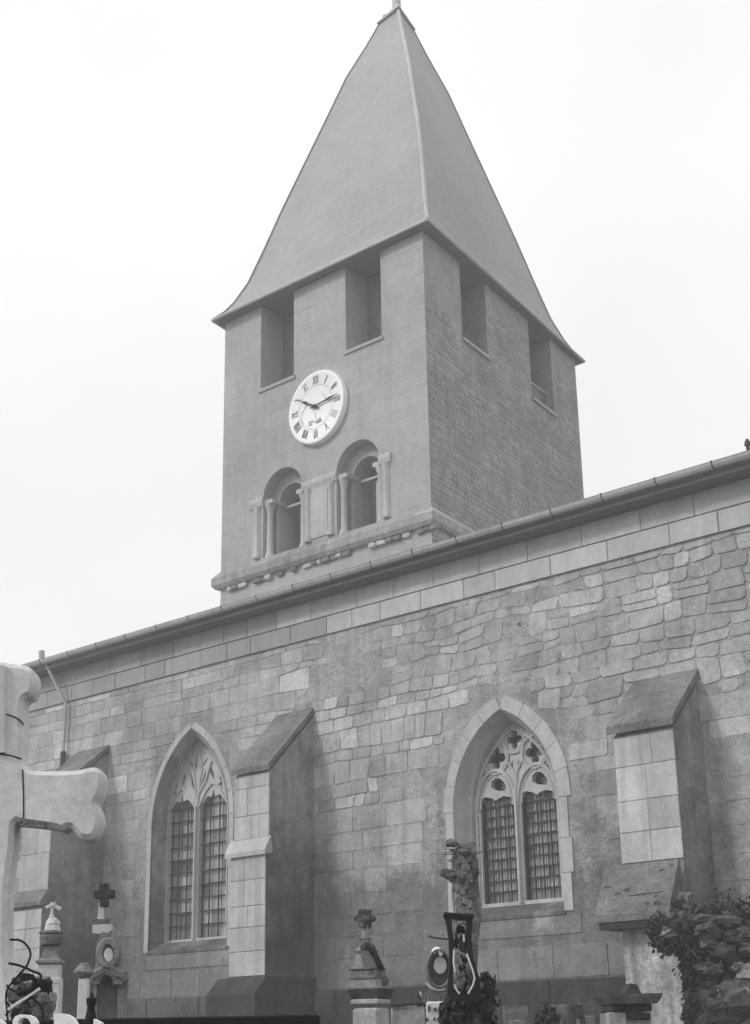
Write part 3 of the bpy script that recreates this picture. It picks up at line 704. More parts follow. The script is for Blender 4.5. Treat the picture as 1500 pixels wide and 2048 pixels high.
# arcade: impost bands, colonnettes, window inserts
for n_ in (N1, N2):
    b = MB(); b.box(n_['xi']-n_['hwi']-.05, n_['xi']+n_['hwi']+.3, YT+.80, YT+.84, 12.0, 13.95); cpart(b, 'arch_screen', M_TOWER2 if False else M_SOFF2, tw)
    b = MB(); b.box(n_['xi']-n_['hwi'], n_['xi']+n_['hwi'], YT+.46, YT+.52, 13.38, 13.43); cpart(b, 'transom', M_TRIM, tw)
    b = MB(); b.box(n_['xi']+.0, n_['xi']+.08, YT+.55, YT+.65, 12.1, 13.36); cpart(b, 'mullion', M_TRIM, tw)
    for x in (n_['xc']-n_['hw']+.10, n_['xc']+n_['hw']-.10):
        b = MB(); b.lathe([(.12, 12.12), (.12, 12.2), (.095, 12.24), (.085, 12.3), (.08, 13.2), (.09, 13.24), (.085, 13.27), (.13, 13.38), (.135, 13.42)], x, YT+.14, 12)
        cpart(b, 'colonnette', M_TRIM, tw, smooth=True)
    for sx in (-1, 1):                               # free colonnettes and pilaster strips beside the niches
        x = n_['xc']+sx*(n_['hw']+.17)
        b = MB(); b.lathe([(.10, 12.15), (.10, 12.22), (.075, 12.3), (.07, 13.22), (.11, 13.38)], x, YT+.0, 12); cpart(b, 'colonnette', M_TRIM, tw, smooth=True)
    # extrados ring
    for (rr, yy, th) in ((n_['hw']+.0, YT-.02, .05),):
        b = MB(); ring = []
        for k in range(17):
            t = math.pi*k/16; c, s_ = math.cos(t), math.sin(t)
            ring.append([(n_['xc']+rr*c, YT-.015, n_['zs']+rr*s_), (n_['xc']+(rr+.09)*c, YT-.015, n_['zs']+(rr+.09)*s_), (n_['xc']+(rr+.11)*c, YT+.01, n_['zs']+(rr+.11)*s_), (n_['xc']+rr*c, YT+.01, n_['zs']+rr*s_)])
        b.loft(ring); fix_normals(cpart(b, 'arch_ring', M_TOWER, tw))
for (xa, xb) in ((-24.30, -23.86), (-22.58, -21.50), (-20.22, -19.88)):
    b = MB(); b.loft([[(x, YT-.06, 13.50), (x, YT-.06, 13.57), (x, YT-.02, 13.62), (x, YT+.1, 13.62), (x, YT+.1, 13.40), (x, YT-.03, 13.40)] for x in (xa, xb)]); fix_normals(cpart(b, 'impost_band', M_TRIM, tw))
    b = MB(); b.box(xa+.28 if xa > -22 else xa+.1, xb-.28 if xb > -21.6 and xb < -21 else xb-.1, YT-.025, YT+.01, 12.2, 13.40)
    cpart(b, 'pilaster_strip', M_TRIM, tw)
for n_ in (N1, N2):                                  # imposts inside the niche
    for sx in (-1, 1):
        xa = n_['xc']+sx*n_['hw']; xb = n_['xi']+sx*(n_['hwi']-.05); xa, xb = min(xa, xb), max(xa, xb)
        b = MB(); b.box(xa, xb, YT+.02, YT+.45, 13.42, 13.52); cpart(b, 'impost_band', M_TRIM, tw)
# string course round the foot: near corner is mitred
def ringpt(o, z):                                    # outline offset by o outward on the two visible sides and left
    c = math.tan(R(10.77))
    return [Vector((A0-o, YT+2.0, z)), Vector((A0-o, YT-o, z)), Vector((B0+o*1.02-(-o)*0+o*.187*0, YT-o, z)), rt(3.4, 0, z)+tn*o]
b = MB(); prof = [(.0, 11.66), (.10, 11.68), (.16, 11.76), (.16, 11.93), (.13, 11.97), (.0, 12.12)]
rings = []
pts = [ringpt(o_, z_) for o_, z_ in prof]
for k in range(4): rings.append([pts[j][k] for j in range(len(prof))])
b.loft(rings); fix_normals(cpart(b, 'string_course', M_STRING, tw))
# chipped blocks under the string course
x = A0+.3
while x < B0:
    wd = random.uniform(.12, .3)
    if random.random() < .75:
        b = MB(); b.stone(round_poly([(x, 11.56), (x+wd-.01, 11.56), (x+wd-.01, 11.665), (x, 11.665)], .03, .012), YT+.02, YT-.06-random.uniform(0, .05), .015, random.random()); cpart(b, 'corbel_stone', random.choice((M_TRIM, M_GREYT)), tw)
    x += wd
# lead cover along the corner of the string
b = MB(); cp_ = pts[4][2]; b.loft([[p+Vector((0, 0, zz)) for zz in (.0, .035)]+[p+off+Vector((0, 0, zz)) for zz in (.035, .0)] for p, off in ((pts[3][2]+Vector((-.5, 0, .0)), Vector((0, .14, .08))), (pts[3][2], Vector((-.1, .14, .08))), (pts[3][3], Vector((-.14, 0, .08))))]); fix_normals(cpart(b, 'lead_cover', M_LEADF, tw))

# ---- spire
EZ = 18.65
En, El, Er = onZ(855, 437, EZ), onZ(425, 640, EZ), onZ(1168, 722, EZ)
Eb = El+Er-En; CC = (El+Er)/2
profL = [(1, 18.5), (.94, 18.74), (.89, 19.04), (.82, 19.63), (.74, 20.62), (.65, 21.8), (.56, 22.9), (.42, 24.6), (.29, 26.2), (.17, 27.35), (.065, 28.45)]
profN = [(1, 18.5), (.965, 18.85), (.945, 19.2), (.91, 19.9), (.855, 20.9), (.77, 22.0), (.675, 22.95), (.52, 24.6), (.36, 26.0), (.21, 27.25), (.085, 28.45)]
profL = [(a, 1.6+(z-1.6)*(EZ-1.6)/16.9) for a, z in profL]; profN = [(a, 1.6+(z-1.6)*(EZ-1.6)/16.9) for a, z in profN]
def sp(kk, prof, k): c = prof[k]; return Vector((CC.x+(kk.x-CC.x)*c[0], CC.y+(kk.y-CC.y)*c[0], c[1]))
rings = []
for k in range(len(profL)):
    pn = sp(En, profN, k); zt_ = profL[k][1]
    rings.append([sp(El, profL, k), pn, sp(Er, profL, k), sp(Eb, profL, k)])
# each ring subdivided along its sides
def sub(r, m_):
    o = []
    for i in range(4):
        a, c = r[i], r[(i+1) % 4]
        for j in range(m_): o.append(a.lerp(c, j/m_))
    return o
fine = []
for a, c in zip(rings, rings[1:]):
    for j in range(4): fine.append([a[i].lerp(c[i], j/4) for i in range(4)])
fine.append(rings[-1])
b = MB(); b.loft([sub(r, 4) for r in fine], cap0=False); spire = fix_normals(cpart(b, 'spire', M_SLATE)); spire['label'] = 'tall flared pyramid roof covered with smooth grey slate'
b = MB(); ins = [r.copy() for r in rings[0]]
b.add([tuple(p+Vector((0, 0, -.012))) for p in rings[0]], [(0, 3, 2, 1)]); 
cpart(b, 'soffit', M_SOFFIT, spire)
b = MB(); rr = rings[0]+[rings[0][0]]
b.tube([p+Vector((0, 0, -.01)) for p in rr], .045, 6); cpart(b, 'eaves_edge', M_LEADF, spire)
for i, mt, ra in ((1, M_LEADF, .045), (0, M_SOFFIT, .035), (2, M_SOFFIT, .035)):
    b = MB(); b.tube([r[i] for r in fine], ra, 6); cpart(b, 'hip_ridge', mt, spire, smooth=True)
# thin slate courses, proud strips catching the light
for q in (5, 9, 14, 18, 23, 27, 32):
    pass
top = rings[-1]; cz = sum((p.z for p in top))/4; cx_, cy_ = CC.x, CC.y
b = MB(); b.loft([[CC_+(p-CC_)*1.35+Vector((0, 0, -.35)) if False else Vector((cx_+(p.x-cx_)*f_, cy_+(p.y-cy_)*f_, z_)) for p in top for CC_ in (Vector((cx_, cy_, p.z)),)] for f_, z_ in ((1.75, 28.36), (1.72, 28.40), (.55, 28.86))]); fix_normals(cpart(b, 'apex_cap', M_ZINC, spire))
b = MB(); b.lathe([(.13, 28.6), (.12, 29.2), (.11, 29.6), (.05, 30.2), (.02, 31.2)], cx_+.03, cy_, 10); cpart(b, 'finial_post', M_LEADF, spire, smooth=True)

# ---- clock
ck = Vector((-22.02, YT-.14, 15.29)); RC = .86
b = MB(); b.loft([[(r_*math.cos(t), y_, r_*math.sin(t)) for t in [2*math.pi*k/48 for k in range(48)]] for r_, y_ in ((RC+.02, .16), (RC+.03, .03), (RC+.01, 0.0), (RC-.05, -.012), (RC-.09, 0.005))])
clock = fix_normals(b.build('clock', M_CLOCK, church, smooth=True)); clock.location = ck-CH; clock['label'] = 'round white clock face showing about a quarter past ten'
def ck_part(b, name, mat): return b.build(name, mat, clock)
def hand(L, ang, w0, name):
    b = MB(); s_, c_ = math.sin(ang), math.cos(ang)
    def q(a, l): return (l*s_+a*c_, -.05, l*c_-a*s_)
    pts = [q(-w0, -.12), q(w0, -.12), q(w0*.8, L*.45), q(w0*1.7, L*.62), q(w0*.8, L*.75), q(0, L), q(-w0*.8, L*.75), q(-w0*1.7, L*.62), q(-w0*.8, L*.45)]
    b.loft([pts, [(x, -.03, z) for x, y, z in pts]]); fix_normals(ck_part(b, name, M_BLACK))
hand(.74, R(83), .017, 'minute_hand'); hand(.54, R(-60), .024, 'hour_hand')
b = MB(); b.loft([[(r_*math.cos(t), y_, r_*math.sin(t)) for t in [2*math.pi*k/12 for k in range(12)]] for r_, y_ in ((.05, -.01), (.05, -.06))]); fix_normals(ck_part(b, 'hub', M_BLACK))
NUM = ['XII', 'I', 'II', 'III', 'IIII', 'V', 'VI', 'VII', 'VIII', 'IX', 'X', 'XI']
M_NUM = flat_mat('faded_black_paint', .22, .8)
for h in range(12):
    ang = h*math.pi/6; s_, c_ = math.sin(ang), math.cos(ang); b = MB()
    wid = {'I': .045, 'V': .10, 'X': .10}; tot = sum(wid[c] for c in NUM[h]); a = -tot/2
    def st(a0, r0, a1, r1, ww):
        P_ = [(a0-ww, r0), (a0+ww, r0), (a1+ww, r1), (a1-ww, r1)]
        v = [(r*s_+aa*c_, y, r*c_-aa*s_) for y in (-.012, .006) for aa, r in P_]
        b.add(v, [(0, 1, 2, 3), (7, 6, 5, 4), (0, 4, 5, 1), (1, 5, 6, 2), (2, 6, 7, 3), (3, 7, 4, 0)])
    for c in NUM[h]:
        ww = wid[c]; m_ = a+ww/2; r0, r1 = .57, .77
        if c == 'I': st(m_, r0, m_, r1, .005)
        elif c == 'V': st(m_, r0, a+.015, r1, .007); st(m_, r0, a+ww-.015, r1, .004)
        else: st(a+ww-.015, r0, a+.015, r1, .007); st(a+.015, r0, a+ww-.015, r1, .004)
        a += ww
    fix_normals(ck_part(b, 'numeral', M_NUM))
b = MB()
for k in range(60):
    t = 2*math.pi*k/60; t2 = 2*math.pi*(k+1)/60
    r0, r1 = .525, .532
    b.add([(r0*math.sin(t), -.006, r0*math.cos(t)), (r1*math.sin(t), -.006, r1*math.cos(t)), (r1*math.sin(t2), -.006, r1*math.cos(t2)), (r0*math.sin(t2), -.006, r0*math.cos(t2))], [(0, 1, 2, 3)])
ck_part(b, 'chapter_ring', M_NUM)
b = MB()                                              # flaked crescent of old paint under the hub
rk = random.Random(2)
for k in range(14):
    a_, z_ = rk.uniform(-.22, .16), -.36+rk.uniform(-.06, .07)-.25*0; w_ = rk.uniform(.015, .05)
    ps = [(a_+w_*rk.uniform(.5, 1.6)*math.cos(t), -.008-.0006*k, z_+.4*a_*a_+w_*rk.uniform(.3, .8)*math.sin(t)) for t in [q*math.pi/3.5 for q in range(7)]]
    b.add(ps, [tuple(range(7))])
for pts in (((-.02, -.12), (-.01, -.2), (.01, -.3)), ((-.3, .1), (-.42, -.02), (-.46, -.2), (-.38, -.33)), ((.2, .3), (.32, .12), (.36, .0))):
    b.tube([(x_, -.008, z_) for x_, z_ in pts], .006, 4)
ck_part(b, 'flaked_patch', flat_mat('rust_stain', .4, .9))

#==FOREGROUND==
# ------------------------------------------------------------------ churchyard: monuments in front of the church
FW = Vector((CF.x, CF.y, 0)).normalized(); RT = Vector((FW.y, -FW.x, 0)); RZ = math.atan2(RT.y, RT.x)
class FG:
    """a monument standing on the ground, d metres in front of the viewer along the line of pixel column px"""
    def __init__(s, name, px, d, label, cat, turn=0, group=None):
        s.d = d; r = ray(px, 1900); k = d/r.dot(FW); p = CAM+r*k; s.o = empty(name, (p.x, p.y, 0), RZ+R(turn)); tag(s.o, label, cat, group); s.turn = R(turn)
        s.base = Vector((p.x, p.y, 0))
    def P(s, px, py, dy=0):
        r = ray(px, py); k = (s.d+dy)/r.dot(FW); p = CAM+r*k-s.base; return p.dot(RT), p.z
    def poly(s, pts): return [s.P(*q) for q in pts]
    def V(s, px, py, dy=0):
        x, z = s.P(px, py, dy); v = Vector((x, dy, z))
        c, q = math.cos(-s.turn), math.sin(-s.turn); return Vector((v.x*c-v.y*q, v.x*q+v.y*c, v.z))
    def S(s, px): return px*s.d/F*1.04
    def add(s, mb, name, mat, parent=None, **k): return fix_normals(mb.build(name, mat, parent or s.o, **k))

# pale stone cross close by at the left edge
f = FG('stone_cross', -62, 6.0, 'large pale stone cross with budded arm, close at the left edge', 'cross')
half = [(36, 2120), (20, 1910), (32, 1700), (36, 1650), (52, 1651), (110, 1659), (128, 1664), (142, 1658), (150, 1664), (160, 1675), (172, 1682), (188, 1681), (199, 1668), (206, 1648), (205, 1630), (200, 1618), (197, 1610), (201, 1602), (207, 1590), (211, 1565), (208, 1547), (196, 1539), (178, 1540), (160, 1544), (120, 1546), (75, 1545), (58, 1538), (50, 1524), (52, 1480), (51, 1418), (56, 1402), (68, 1396), (75, 1380), (76, 1362), (70, 1345), (55, 1336), (30, 1333), (12, 1330), (-10, 1327), (-62, 1324)]
hp = f.poly(half); ax = hp[-1][0]
hp[0] = (hp[0][0]+.12, .35)
full = hp+[(2*ax-x, z) for x, z in reversed(hp[:-1])]
full = [tuple(v)[:2] for v in smooth_pts([(x, z, 0) for x, z in full], 3, True)]
b = MB(); th = .06
def inset_poly(p, c):
    n = len(p); o = []
    for i in range(n):
        a, q, d_ = Vector(p[i-1]), Vector(p[i]), Vector(p[(i+1) % n])
        e = (d_-a); e.normalize() if e.length > 0 else None
        o.append((q.x-e.y*c, q.y+e.x*c))
    return o
b.loft([[(x, th, z) for x, z in full], [(x, -th+.02, z) for x, z in full]], cap1=False)
ins = inset_poly(full, .02)
b.loft([[(x, -th+.02, z) for x, z in full], [(x, -th, z) for x, z in ins]], cap0=False)
f.add(b, 'shaft_and_arms', M_PALE2)
b = MB(); b.cbox(ax-.55, ax+.55, -.5, .5, 0, .36, .03); f.add(b, 'base', M_PALE)
# a raised upright roll on the upper limb and cracks where the arm was mended
b = MB(); p = f.P(8, 1340); q = f.P(9, 1512); b.tube([(p[0], -th-.0, p[1]), (q[0], -th-.0, q[1])], .022, 8); f.add(b, 'moulding', M_PALE2)
for pts in ([(13, 1432), (38, 1441), (46, 1446), (54, 1455)], [(0, 1512), (30, 1517), (50, 1523)], [(52, 1544), (54, 1600), (54, 1650)]):
    b = MB(); b.tube([(f.P(*q)[0], -th, f.P(*q)[1]) for q in pts], .0035, 4); f.add(b, 'crack_line', M_IRON)
b = MB(); q = f.poly([(49, 1643), (98, 1648), (98, 1662), (49, 1658)]); b.plate(q, [], -th-.02, -th+.01); f.add(b, 'iron_clamp', M_CAP)

# pillar monument with urn
f = FG('urn_monument', 100, 9.0, 'white square pillar monument topped by a weathered urn and tiny cross', 'grave monument', turn=3)
def sqprof(f, cx, prof, n=4, rot=45, T=1.0):
    rings = []
    for px, py in prof:                       # half width in px, row
        x0, z = f.P(cx, py); hw = f.P(cx+px, py)[0]-x0
        rings.append((hw, z))
    x0 = f.P(cx, prof[0][1])[0]; return x0, rings
def sq(f, cx, prof, name, mat, n=4, parent=None, jit=0, smooth=False):
    x0, rr = sqprof(f, cx, prof); b = MB(); rings = []
    for hw, z in rr:
        if n == 4: rings.append([(x0+a*hw, c*hw, z) for a, c in ((-1, -1), (1, -1), (1, 1), (-1, 1))])
        else: rings.append([(x0+hw*math.cos(2*math.pi*k/n)*(1+random.uniform(-jit, jit)), hw*math.sin(2*math.pi*k/n), z+random.uniform(-jit, jit)*.05) for k in range(n)])
    b.loft(rings); return f.add(b, name, mat, parent, smooth=smooth)
x0, rr = sqprof(f, 100, [(20, 2040), (20, 1962)])
b = MB(); hw = rr[0][0]; b.cbox(x0-hw, x0+hw, -hw, hw, 0, rr[1][1], .015); f.add(b, 'pillar', M_PALE)
sq(f, 101, [(20, 1968), (21, 1966), (21, 1958), (20, 1956)], 'neck_moulding', M_PALE)
sq(f, 100, [(20, 1957), (20, 1930)], 'frieze', M_PALE)
sq(f, 100, [(19, 1930), (25, 1927), (25, 1922), (21, 1919), (17, 1917), (14, 1908), (11, 1893)], 'plinth', M_GREYT2)
sq(f, 101, [(12, 1893), (20, 1890), (23, 1876), (22, 1869), (25, 1866), (23, 1862)], 'urn', M_GREYT, n=10, jit=.06)
sq(f, 104, [(18, 1865), (16, 1862), (14, 1850), (15, 1848), (12, 1840), (8, 1837)], 'urn_lid', M_PALE, n=10, jit=.08)
b = MB(); b.tube([f.V(103, 1840), f.V(104, 1828), f.V(105, 1812)], [.022, .012, .01], 6); b.tube([f.V(92, 1816), f.V(100, 1813), f.V(112, 1814), f.V(121, 1819)], .012, 6); b.tube([f.V(106, 1812), f.V(106, 1805)], .018, 6); f.add(b, 'finial_cross', M_PALE)

# carved stele with oval medallion
f = FG('carved_stele', 205, 10.5, 'ornate grey stele with oval medallion, arched niche and small dark cross', 'gravestone', turn=6)
def pl(f, pts, y0, y1, name, mat, holes=[], parent=None):
    b = MB(); q = f.poly(pts); b.plate(q, [f.poly(h) for h in holes], y0, y1); return f.add(b, name, mat, parent)
def arch_px(cx, hw, yb, ys, n=10, k=1.0): return [(cx-hw, yb), (cx+hw, yb)]+[(cx+hw*math.cos(math.pi*i/n), ys-hw*k*math.sin(math.pi*i/n)) for i in range(n+1)]
body = [(189, 2110), (254, 2110), (253, 2040), (252, 1990), (256, 1968), (250, 1952), (243, 1946), (238, 1938), (240, 1920), (238, 1900), (228, 1885), (222, 1880), (219, 1868), (206, 1866), (200, 1880), (196, 1886), (193, 1910), (194, 1930), (189, 1946), (184, 1952), (190, 1965), (192, 2000)]
niche = arch_px(216, 20, 2044, 1972)
bd = pl(f, body, -.12, .14, 'carved_slab', M_GREYT2, [niche])
pl(f, arch_px(216, 21, 2046, 1972), -.02, .10, 'niche_panel', M_GREYT2)
b = MB()
b.tube([f.V(216+21*math.cos(math.pi*i/10), 1970-24*math.sin(math.pi*i/10))+Vector((0, -.13, 0)) for i in range(11)], .03, 6); f.add(b, 'niche_hood', M_GREYT)
b = MB(); ov = [(220+17*math.cos(2*math.pi*i/18), 1909-24*math.sin(2*math.pi*i/18)) for i in range(19)]
b.tube([f.V(*q)+Vector((0, -.13, 0)) for q in ov], .028, 6); f.add(b, 'medallion_ring', M_GREYT2)
pl(f, [(220+9*math.cos(2*math.pi*i/12), 1912-14*math.sin(2*math.pi*i/12)) for i in range(12)], -.16, -.1, 'medallion', M_PALE)
for s_, pts in ((1, [(224, 1940), (236, 1948), (248, 1952), (252, 1962), (244, 1968), (238, 1960)]), (-1, [(212, 1942), (200, 1948), (190, 1954), (186, 1962), (193, 1968), (199, 1960)])):
    b = MB(); b.tube([f.V(*q)+Vector((0, -.14, 0)) for q in pts], [.03, .035, .035, .03, .025, .02], 6); f.add(b, 'scroll', M_GREYT)
pl(f, [(187, 1869), (187, 1852), (224, 1850), (224, 1862), (214, 1870)], -.10, .10, 'cross_base', M_PALE)
pl(f, [(195, 1851), (192, 1840), (219, 1840), (217, 1850)], -.08, .08, 'cross_foot', M_GREYT)
pl(f, [(195, 1841), (199, 1804), (208, 1804), (208, 1841)], -.04, .04, 'cross_stem', M_PALE)
pl(f, [(201, 1814), (201, 1797), (190, 1796), (189, 1784), (200, 1783), (200, 1769), (206, 1770), (217, 1768), (217, 1782), (230, 1782), (229, 1795), (217, 1796), (216, 1813)], -.06, .06, 'cross_head', M_DARKT)

# white post beside the stele
f = FG('grave_post', 165, 9.6, 'short plain white post with crumbling capital beside the carved stele', 'grave post')
x0, rr = sqprof(f, 165, [(10, 2040), (10, 1956)]); hw = rr[0][0]
b = MB(); b.cbox(x0-hw, x0+hw, -hw, hw, 0, rr[1][1], .01); f.add(b, 'post', M_PALE)
sq(f, 167, [(10, 1958), (17, 1950), (20, 1944), (15, 1934), (8, 1926)], 'capital', M_GREYT, n=9, jit=.12)

# wrought iron grave cross with bead wreath
f = FG('iron_grave_cross', 45, 5.2, 'bent black wrought iron grave cross with curling scrolls and stone wreath', 'grave cross')
Z = lambda x, y: f.V(x/3.75, 1660+y/3.75)
for k_, (pts, r_) in enumerate([([(75, 822), (150, 828), (205, 870), (230, 930), (215, 985), (192, 1030), (120, 1110), (58, 1190), (45, 1260), (50, 1330), (60, 1450)], .009),
                  ([(65, 1000), (130, 1012), (195, 1035), (250, 1062), (303, 1085), (300, 1135), (262, 1190), (215, 1240), (255, 1268), (295, 1305), (318, 1360), (322, 1450)], .010),
                  ([(52, 1160), (64, 1185), (100, 1205), (150, 1225), (215, 1245)], .009), ([(50, 1290), (70, 1318), (66, 1360), (40, 1390)], .009)]):
    b = MB(); b.tube(smooth_pts([Z(*q) for q in pts], 6), r_*.42, 6); f.add(b, 'iron_scroll', M_BLACK, smooth=True)
b = MB(); b.tube([Z(230, 1090), Z(262, 1130), Z(240, 1190), Z(165, 1215), Z(130, 1235)], .009, 6); f.add(b, 'iron_leaf', M_BLACK)
b = MB(); b.tube([Z(60, 1350), Z(150, 1290), Z(240, 1230), Z(300, 1190)], .006, 6); f.add(b, 'pale_rod', M_PALE)
rw = random.Random(31)
for i in range(46):
    q = Z(rw.uniform(60, 310), 0); t_ = rw.random(); q = Z(70+230*rw.random(), 1080+370*(rw.random()**.7))+Vector((0, rw.uniform(.05, .2), 0)); s_ = rw.uniform(.012, .04); b = MB()
    lump(b, q, s_, s_*.7, s_*rw.uniform(.7, 1.3), rw); f.add(b, 'wreath_stone', rw.choice((M_GREYT, M_DARKT2, M_DARKT2, M_DARKT, M_BLACK)))
b = MB(); b.box(-.22, .22, -.05, .3, 0, f.P(45, 2046)[1]); f.add(b, 'base', M_DARKT)

# black rail in the immediate foreground, with white enamel ornaments and a black vase
f = FG('grave_railing', 240, 4.0, 'black iron railing with a flat top rail along the bottom left', 'railing')
xa, zt = f.P(-260, 2034); xb, zt2 = f.P(640, 2041)
b = MB(); zm = (zt+zt2)/2; b.cbox(xa, xb, -.03, .03, zm-.09, zm, .004); f.add(b, 'top_rail', M_BLACK)
x = xa+.03
while x < xb: b = MB(); b.box(x-.012, x+.012, -.012, .012, 0, zm-.08); f.add(b, 'baluster', M_BLACK); x += .12
f = FG('black_vase', 181, 3.9, 'black vase with narrow neck on the railing, beside the white post', 'vase')
b = MB(); prof = [(12, 2046), (12, 2038), (10, 2028), (7.5, 2014), (9.5, 2008), (10.5, 2000), (10.5, 1997), (5, 1994), (2.5, 1990), (3, 1986)]
x0, rr = sqprof(f, 181, prof); b.lathe([(max(r_, .002), z) for r_, z in rr], x0, -.0, 14); f.add(b, 'body', M_BLACK, smooth=True)
def white(px, label, pts, hole=None):
    f = FG('white_marker', px, 3.7, label, 'grave marker')
    q = f.poly(pts); b = MB(); q[0] = (q[0][0], q[0][1]); b.plate(q, [f.poly(hole)] if hole else [], -.02, .02); f.add(b, 'plaque', M_WHITE)
    c = f.P(px, 2048)[0]; b = MB(); b.box(c-.01, c+.01, .021, .035, 0, min(z for _, z in q)+.02); f.add(b, 'stake', M_BLACK)
white(52, 'white arched marker with a black centre, bottom left', [(30, 2075), (74, 2075), (75, 2044), (68, 2034), (58, 2030), (44, 2029), (34, 2033), (29, 2042)], [(40, 2070), (65, 2070), (65, 2046), (60, 2038), (52, 2035), (44, 2037), (40, 2044)])
white(132, 'white plaque with one rounded shoulder, near the black vase', [(110, 2075), (156, 2075), (155, 2048), (148, 2036), (136, 2029), (124, 2027), (112, 2028)])
white(197, 'small white tilted marker to the right of the black vase', [(190, 2075), (202, 2075), (205, 2046), (196, 2041), (190, 2038)])
white(3, 'tiny white marker at the bottom left corner', [(-14, 2075), (8, 2075), (9, 2046), (2, 2040), (-12, 2038)])

# pedestal tomb with rockwork and mossy cross
f = FG('rockwork_tomb', 740, 11.0, 'tall pedestal tomb with dark cornice, rockwork and small mossy cross', 'grave monument', turn=-26)
def turned_box(f, cx, hw, y0, y1, name, mat, top=None, parent=None, c=.012):
    x0, z0 = f.P(cx, y0); z1 = f.P(cx, y1)[1]; h = f.P(cx+hw, y0)[0]-x0; h2 = h if top is None else f.P(cx+top, y0)[0]-x0
    cc_ = f.V(cx, y0); b = MB(); k = 1/(math.cos(f.turn)+abs(math.sin(f.turn)))
    b.loft([[(cc_.x+a*h*k, cc_.y+e*h*k, z0) for a, e in ((-1, -1), (1, -1), (1, 1), (-1, 1))], [(cc_.x+a*h2*k, cc_.y+e*h2*k, z1) for a, e in ((-1, -1), (1, -1), (1, 1), (-1, 1))]])
    return f.add(b, name, mat, parent)
x0, z1 = f.P(742, 2010); h = (f.P(742+37, 2010)[0]-x0)/(math.cos(f.turn)+abs(math.sin(f.turn)))
b = MB(); b.cbox(-h, h, -h, h, 0, z1-.02, .015); f.add(b, 'pedestal', M_PALE3)
b = MB(); b.cbox(-h-.01, h+.01, -h-.01, h+.01, z1-.0, f.P(742, 1998)[1], .01); f.add(b, 'pedestal_cap', M_PALE3)
turned_box(f, 742, 39, 1998, 1978, 'cornice', M_DARKT, top=47); turned_box(f, 742, 47, 1978, 1974, 'cornice_top', M_GREYT2, top=48)
def rocks(f, plist, mats, name='rock', seed=3):
    rnd = random.Random(seed)
    for (px, py, wpx, hpx) in plist:
        c = f.V(px, py); wd, ht = f.S(wpx)/2, f.S(hpx)/2; b = MB()
        lump(b, c, wd, wd*.85, ht, rnd, .2, 12, 8); f.add(b, name, rnd.choice(mats))
for (hw_, y0_, y1_, tp, mt) in ((37, 1975, 1959, 36, M_GREYT2), (38, 1959, 1956, 38, M_DARKT2), (35, 1956, 1941, 34, M_GREYT), (36, 1941, 1938, 37, M_DARKT2), (30, 1938, 1904, 22, M_GREYT2), (26, 1904, 1901, 24, M_DARKT2), (22, 1901, 1893, 14, M_GREYT2), (14, 1893, 1880, 11, M_GREYT), (12, 1880, 1877, 12, M_DARKT2)):
    turned_box(f, 738-(1975-y0_)*.08, hw_, y0_, y1_, 'tier', mt, top=tp)
rocks(f, [(757, 1950, 24, 20), (765, 1962, 22, 16), (752, 1934, 22, 18)], (M_GREYT, M_DARKT2))
b = MB(); b.tube([f.V(741, 1900)+Vector((0, -.12, 0)), f.V(750, 1895)+Vector((0, -.14, 0)), f.V(759, 1899)+Vector((0, -.13, 0)), f.V(763, 1912)+Vector((0, -.1, 0)), f.V(772, 1940)+Vector((0, -.05, 0))], [.03, .035, .035, .022, .018], 7); f.add(b, 'curved_slab', M_DARKT)
b = MB(); q = [f.V(*a) for a in ((742, 1903), (757, 1903), (766, 1938), (748, 1940))]; b.add([(v.x, v.y-.16, v.z) for v in q]+[(v.x, v.y-.1, v.z) for v in q], [(0, 3, 2, 1), (4, 5, 6, 7), (0, 1, 5, 4), (1, 2, 6, 5), (2, 3, 7, 6), (3, 0, 4, 7)]); f.add(b, 'tablet', M_GREYT)
sq(f, 730, [(9, 1880), (8, 1868), (6, 1855), (5.5, 1842)], 'stem', M_GREYT2, n=8, jit=.1)
pl(f, [(724, 1856), (723, 1842), (713, 1842), (711, 1837), (713, 1832), (723, 1831), (722, 1822), (726, 1818), (731, 1820), (736, 1819), (736, 1830), (744, 1831), (746, 1836), (743, 1842), (736, 1842), (734, 1856)], -.06, .06, 'mossy_cross', M_MOSS)

# rustic tree-trunk cross rising behind the black frame
f = FG('rustic_cross', 930, 9.6, 'broken stone cross carved like a tree trunk, ivy stems round it', 'cross')
b = MB(); rings = []
for (cx, hw, y) in ((925, 24, 2100), (928, 24, 1980), (932, 27, 1880), (936, 29, 1825), (932, 28, 1790), (930, 25, 1760), (931, 24, 1735), (930, 23, 1710), (929, 21, 1697), (926, 14, 1690)):
    x0, z = f.P(cx, y); h = f.P(cx+hw, y)[0]-x0
    rings.append([(x0+h*math.cos(2*math.pi*k/18)*(1+.14*noise.noise(Vector((math.cos(k/18*6.283)*1.6, math.sin(k/18*6.283)*1.6, y/22)))), .8*h*math.sin(2*math.pi*k/18)*(1+.14*noise.noise(Vector((k*.7, y/30, 3)))), z) for k in range(18)])
b.loft(rings[::-1][::-1]); f.add(b, 'trunk', M_BARK2)
rng = random.Random(5)
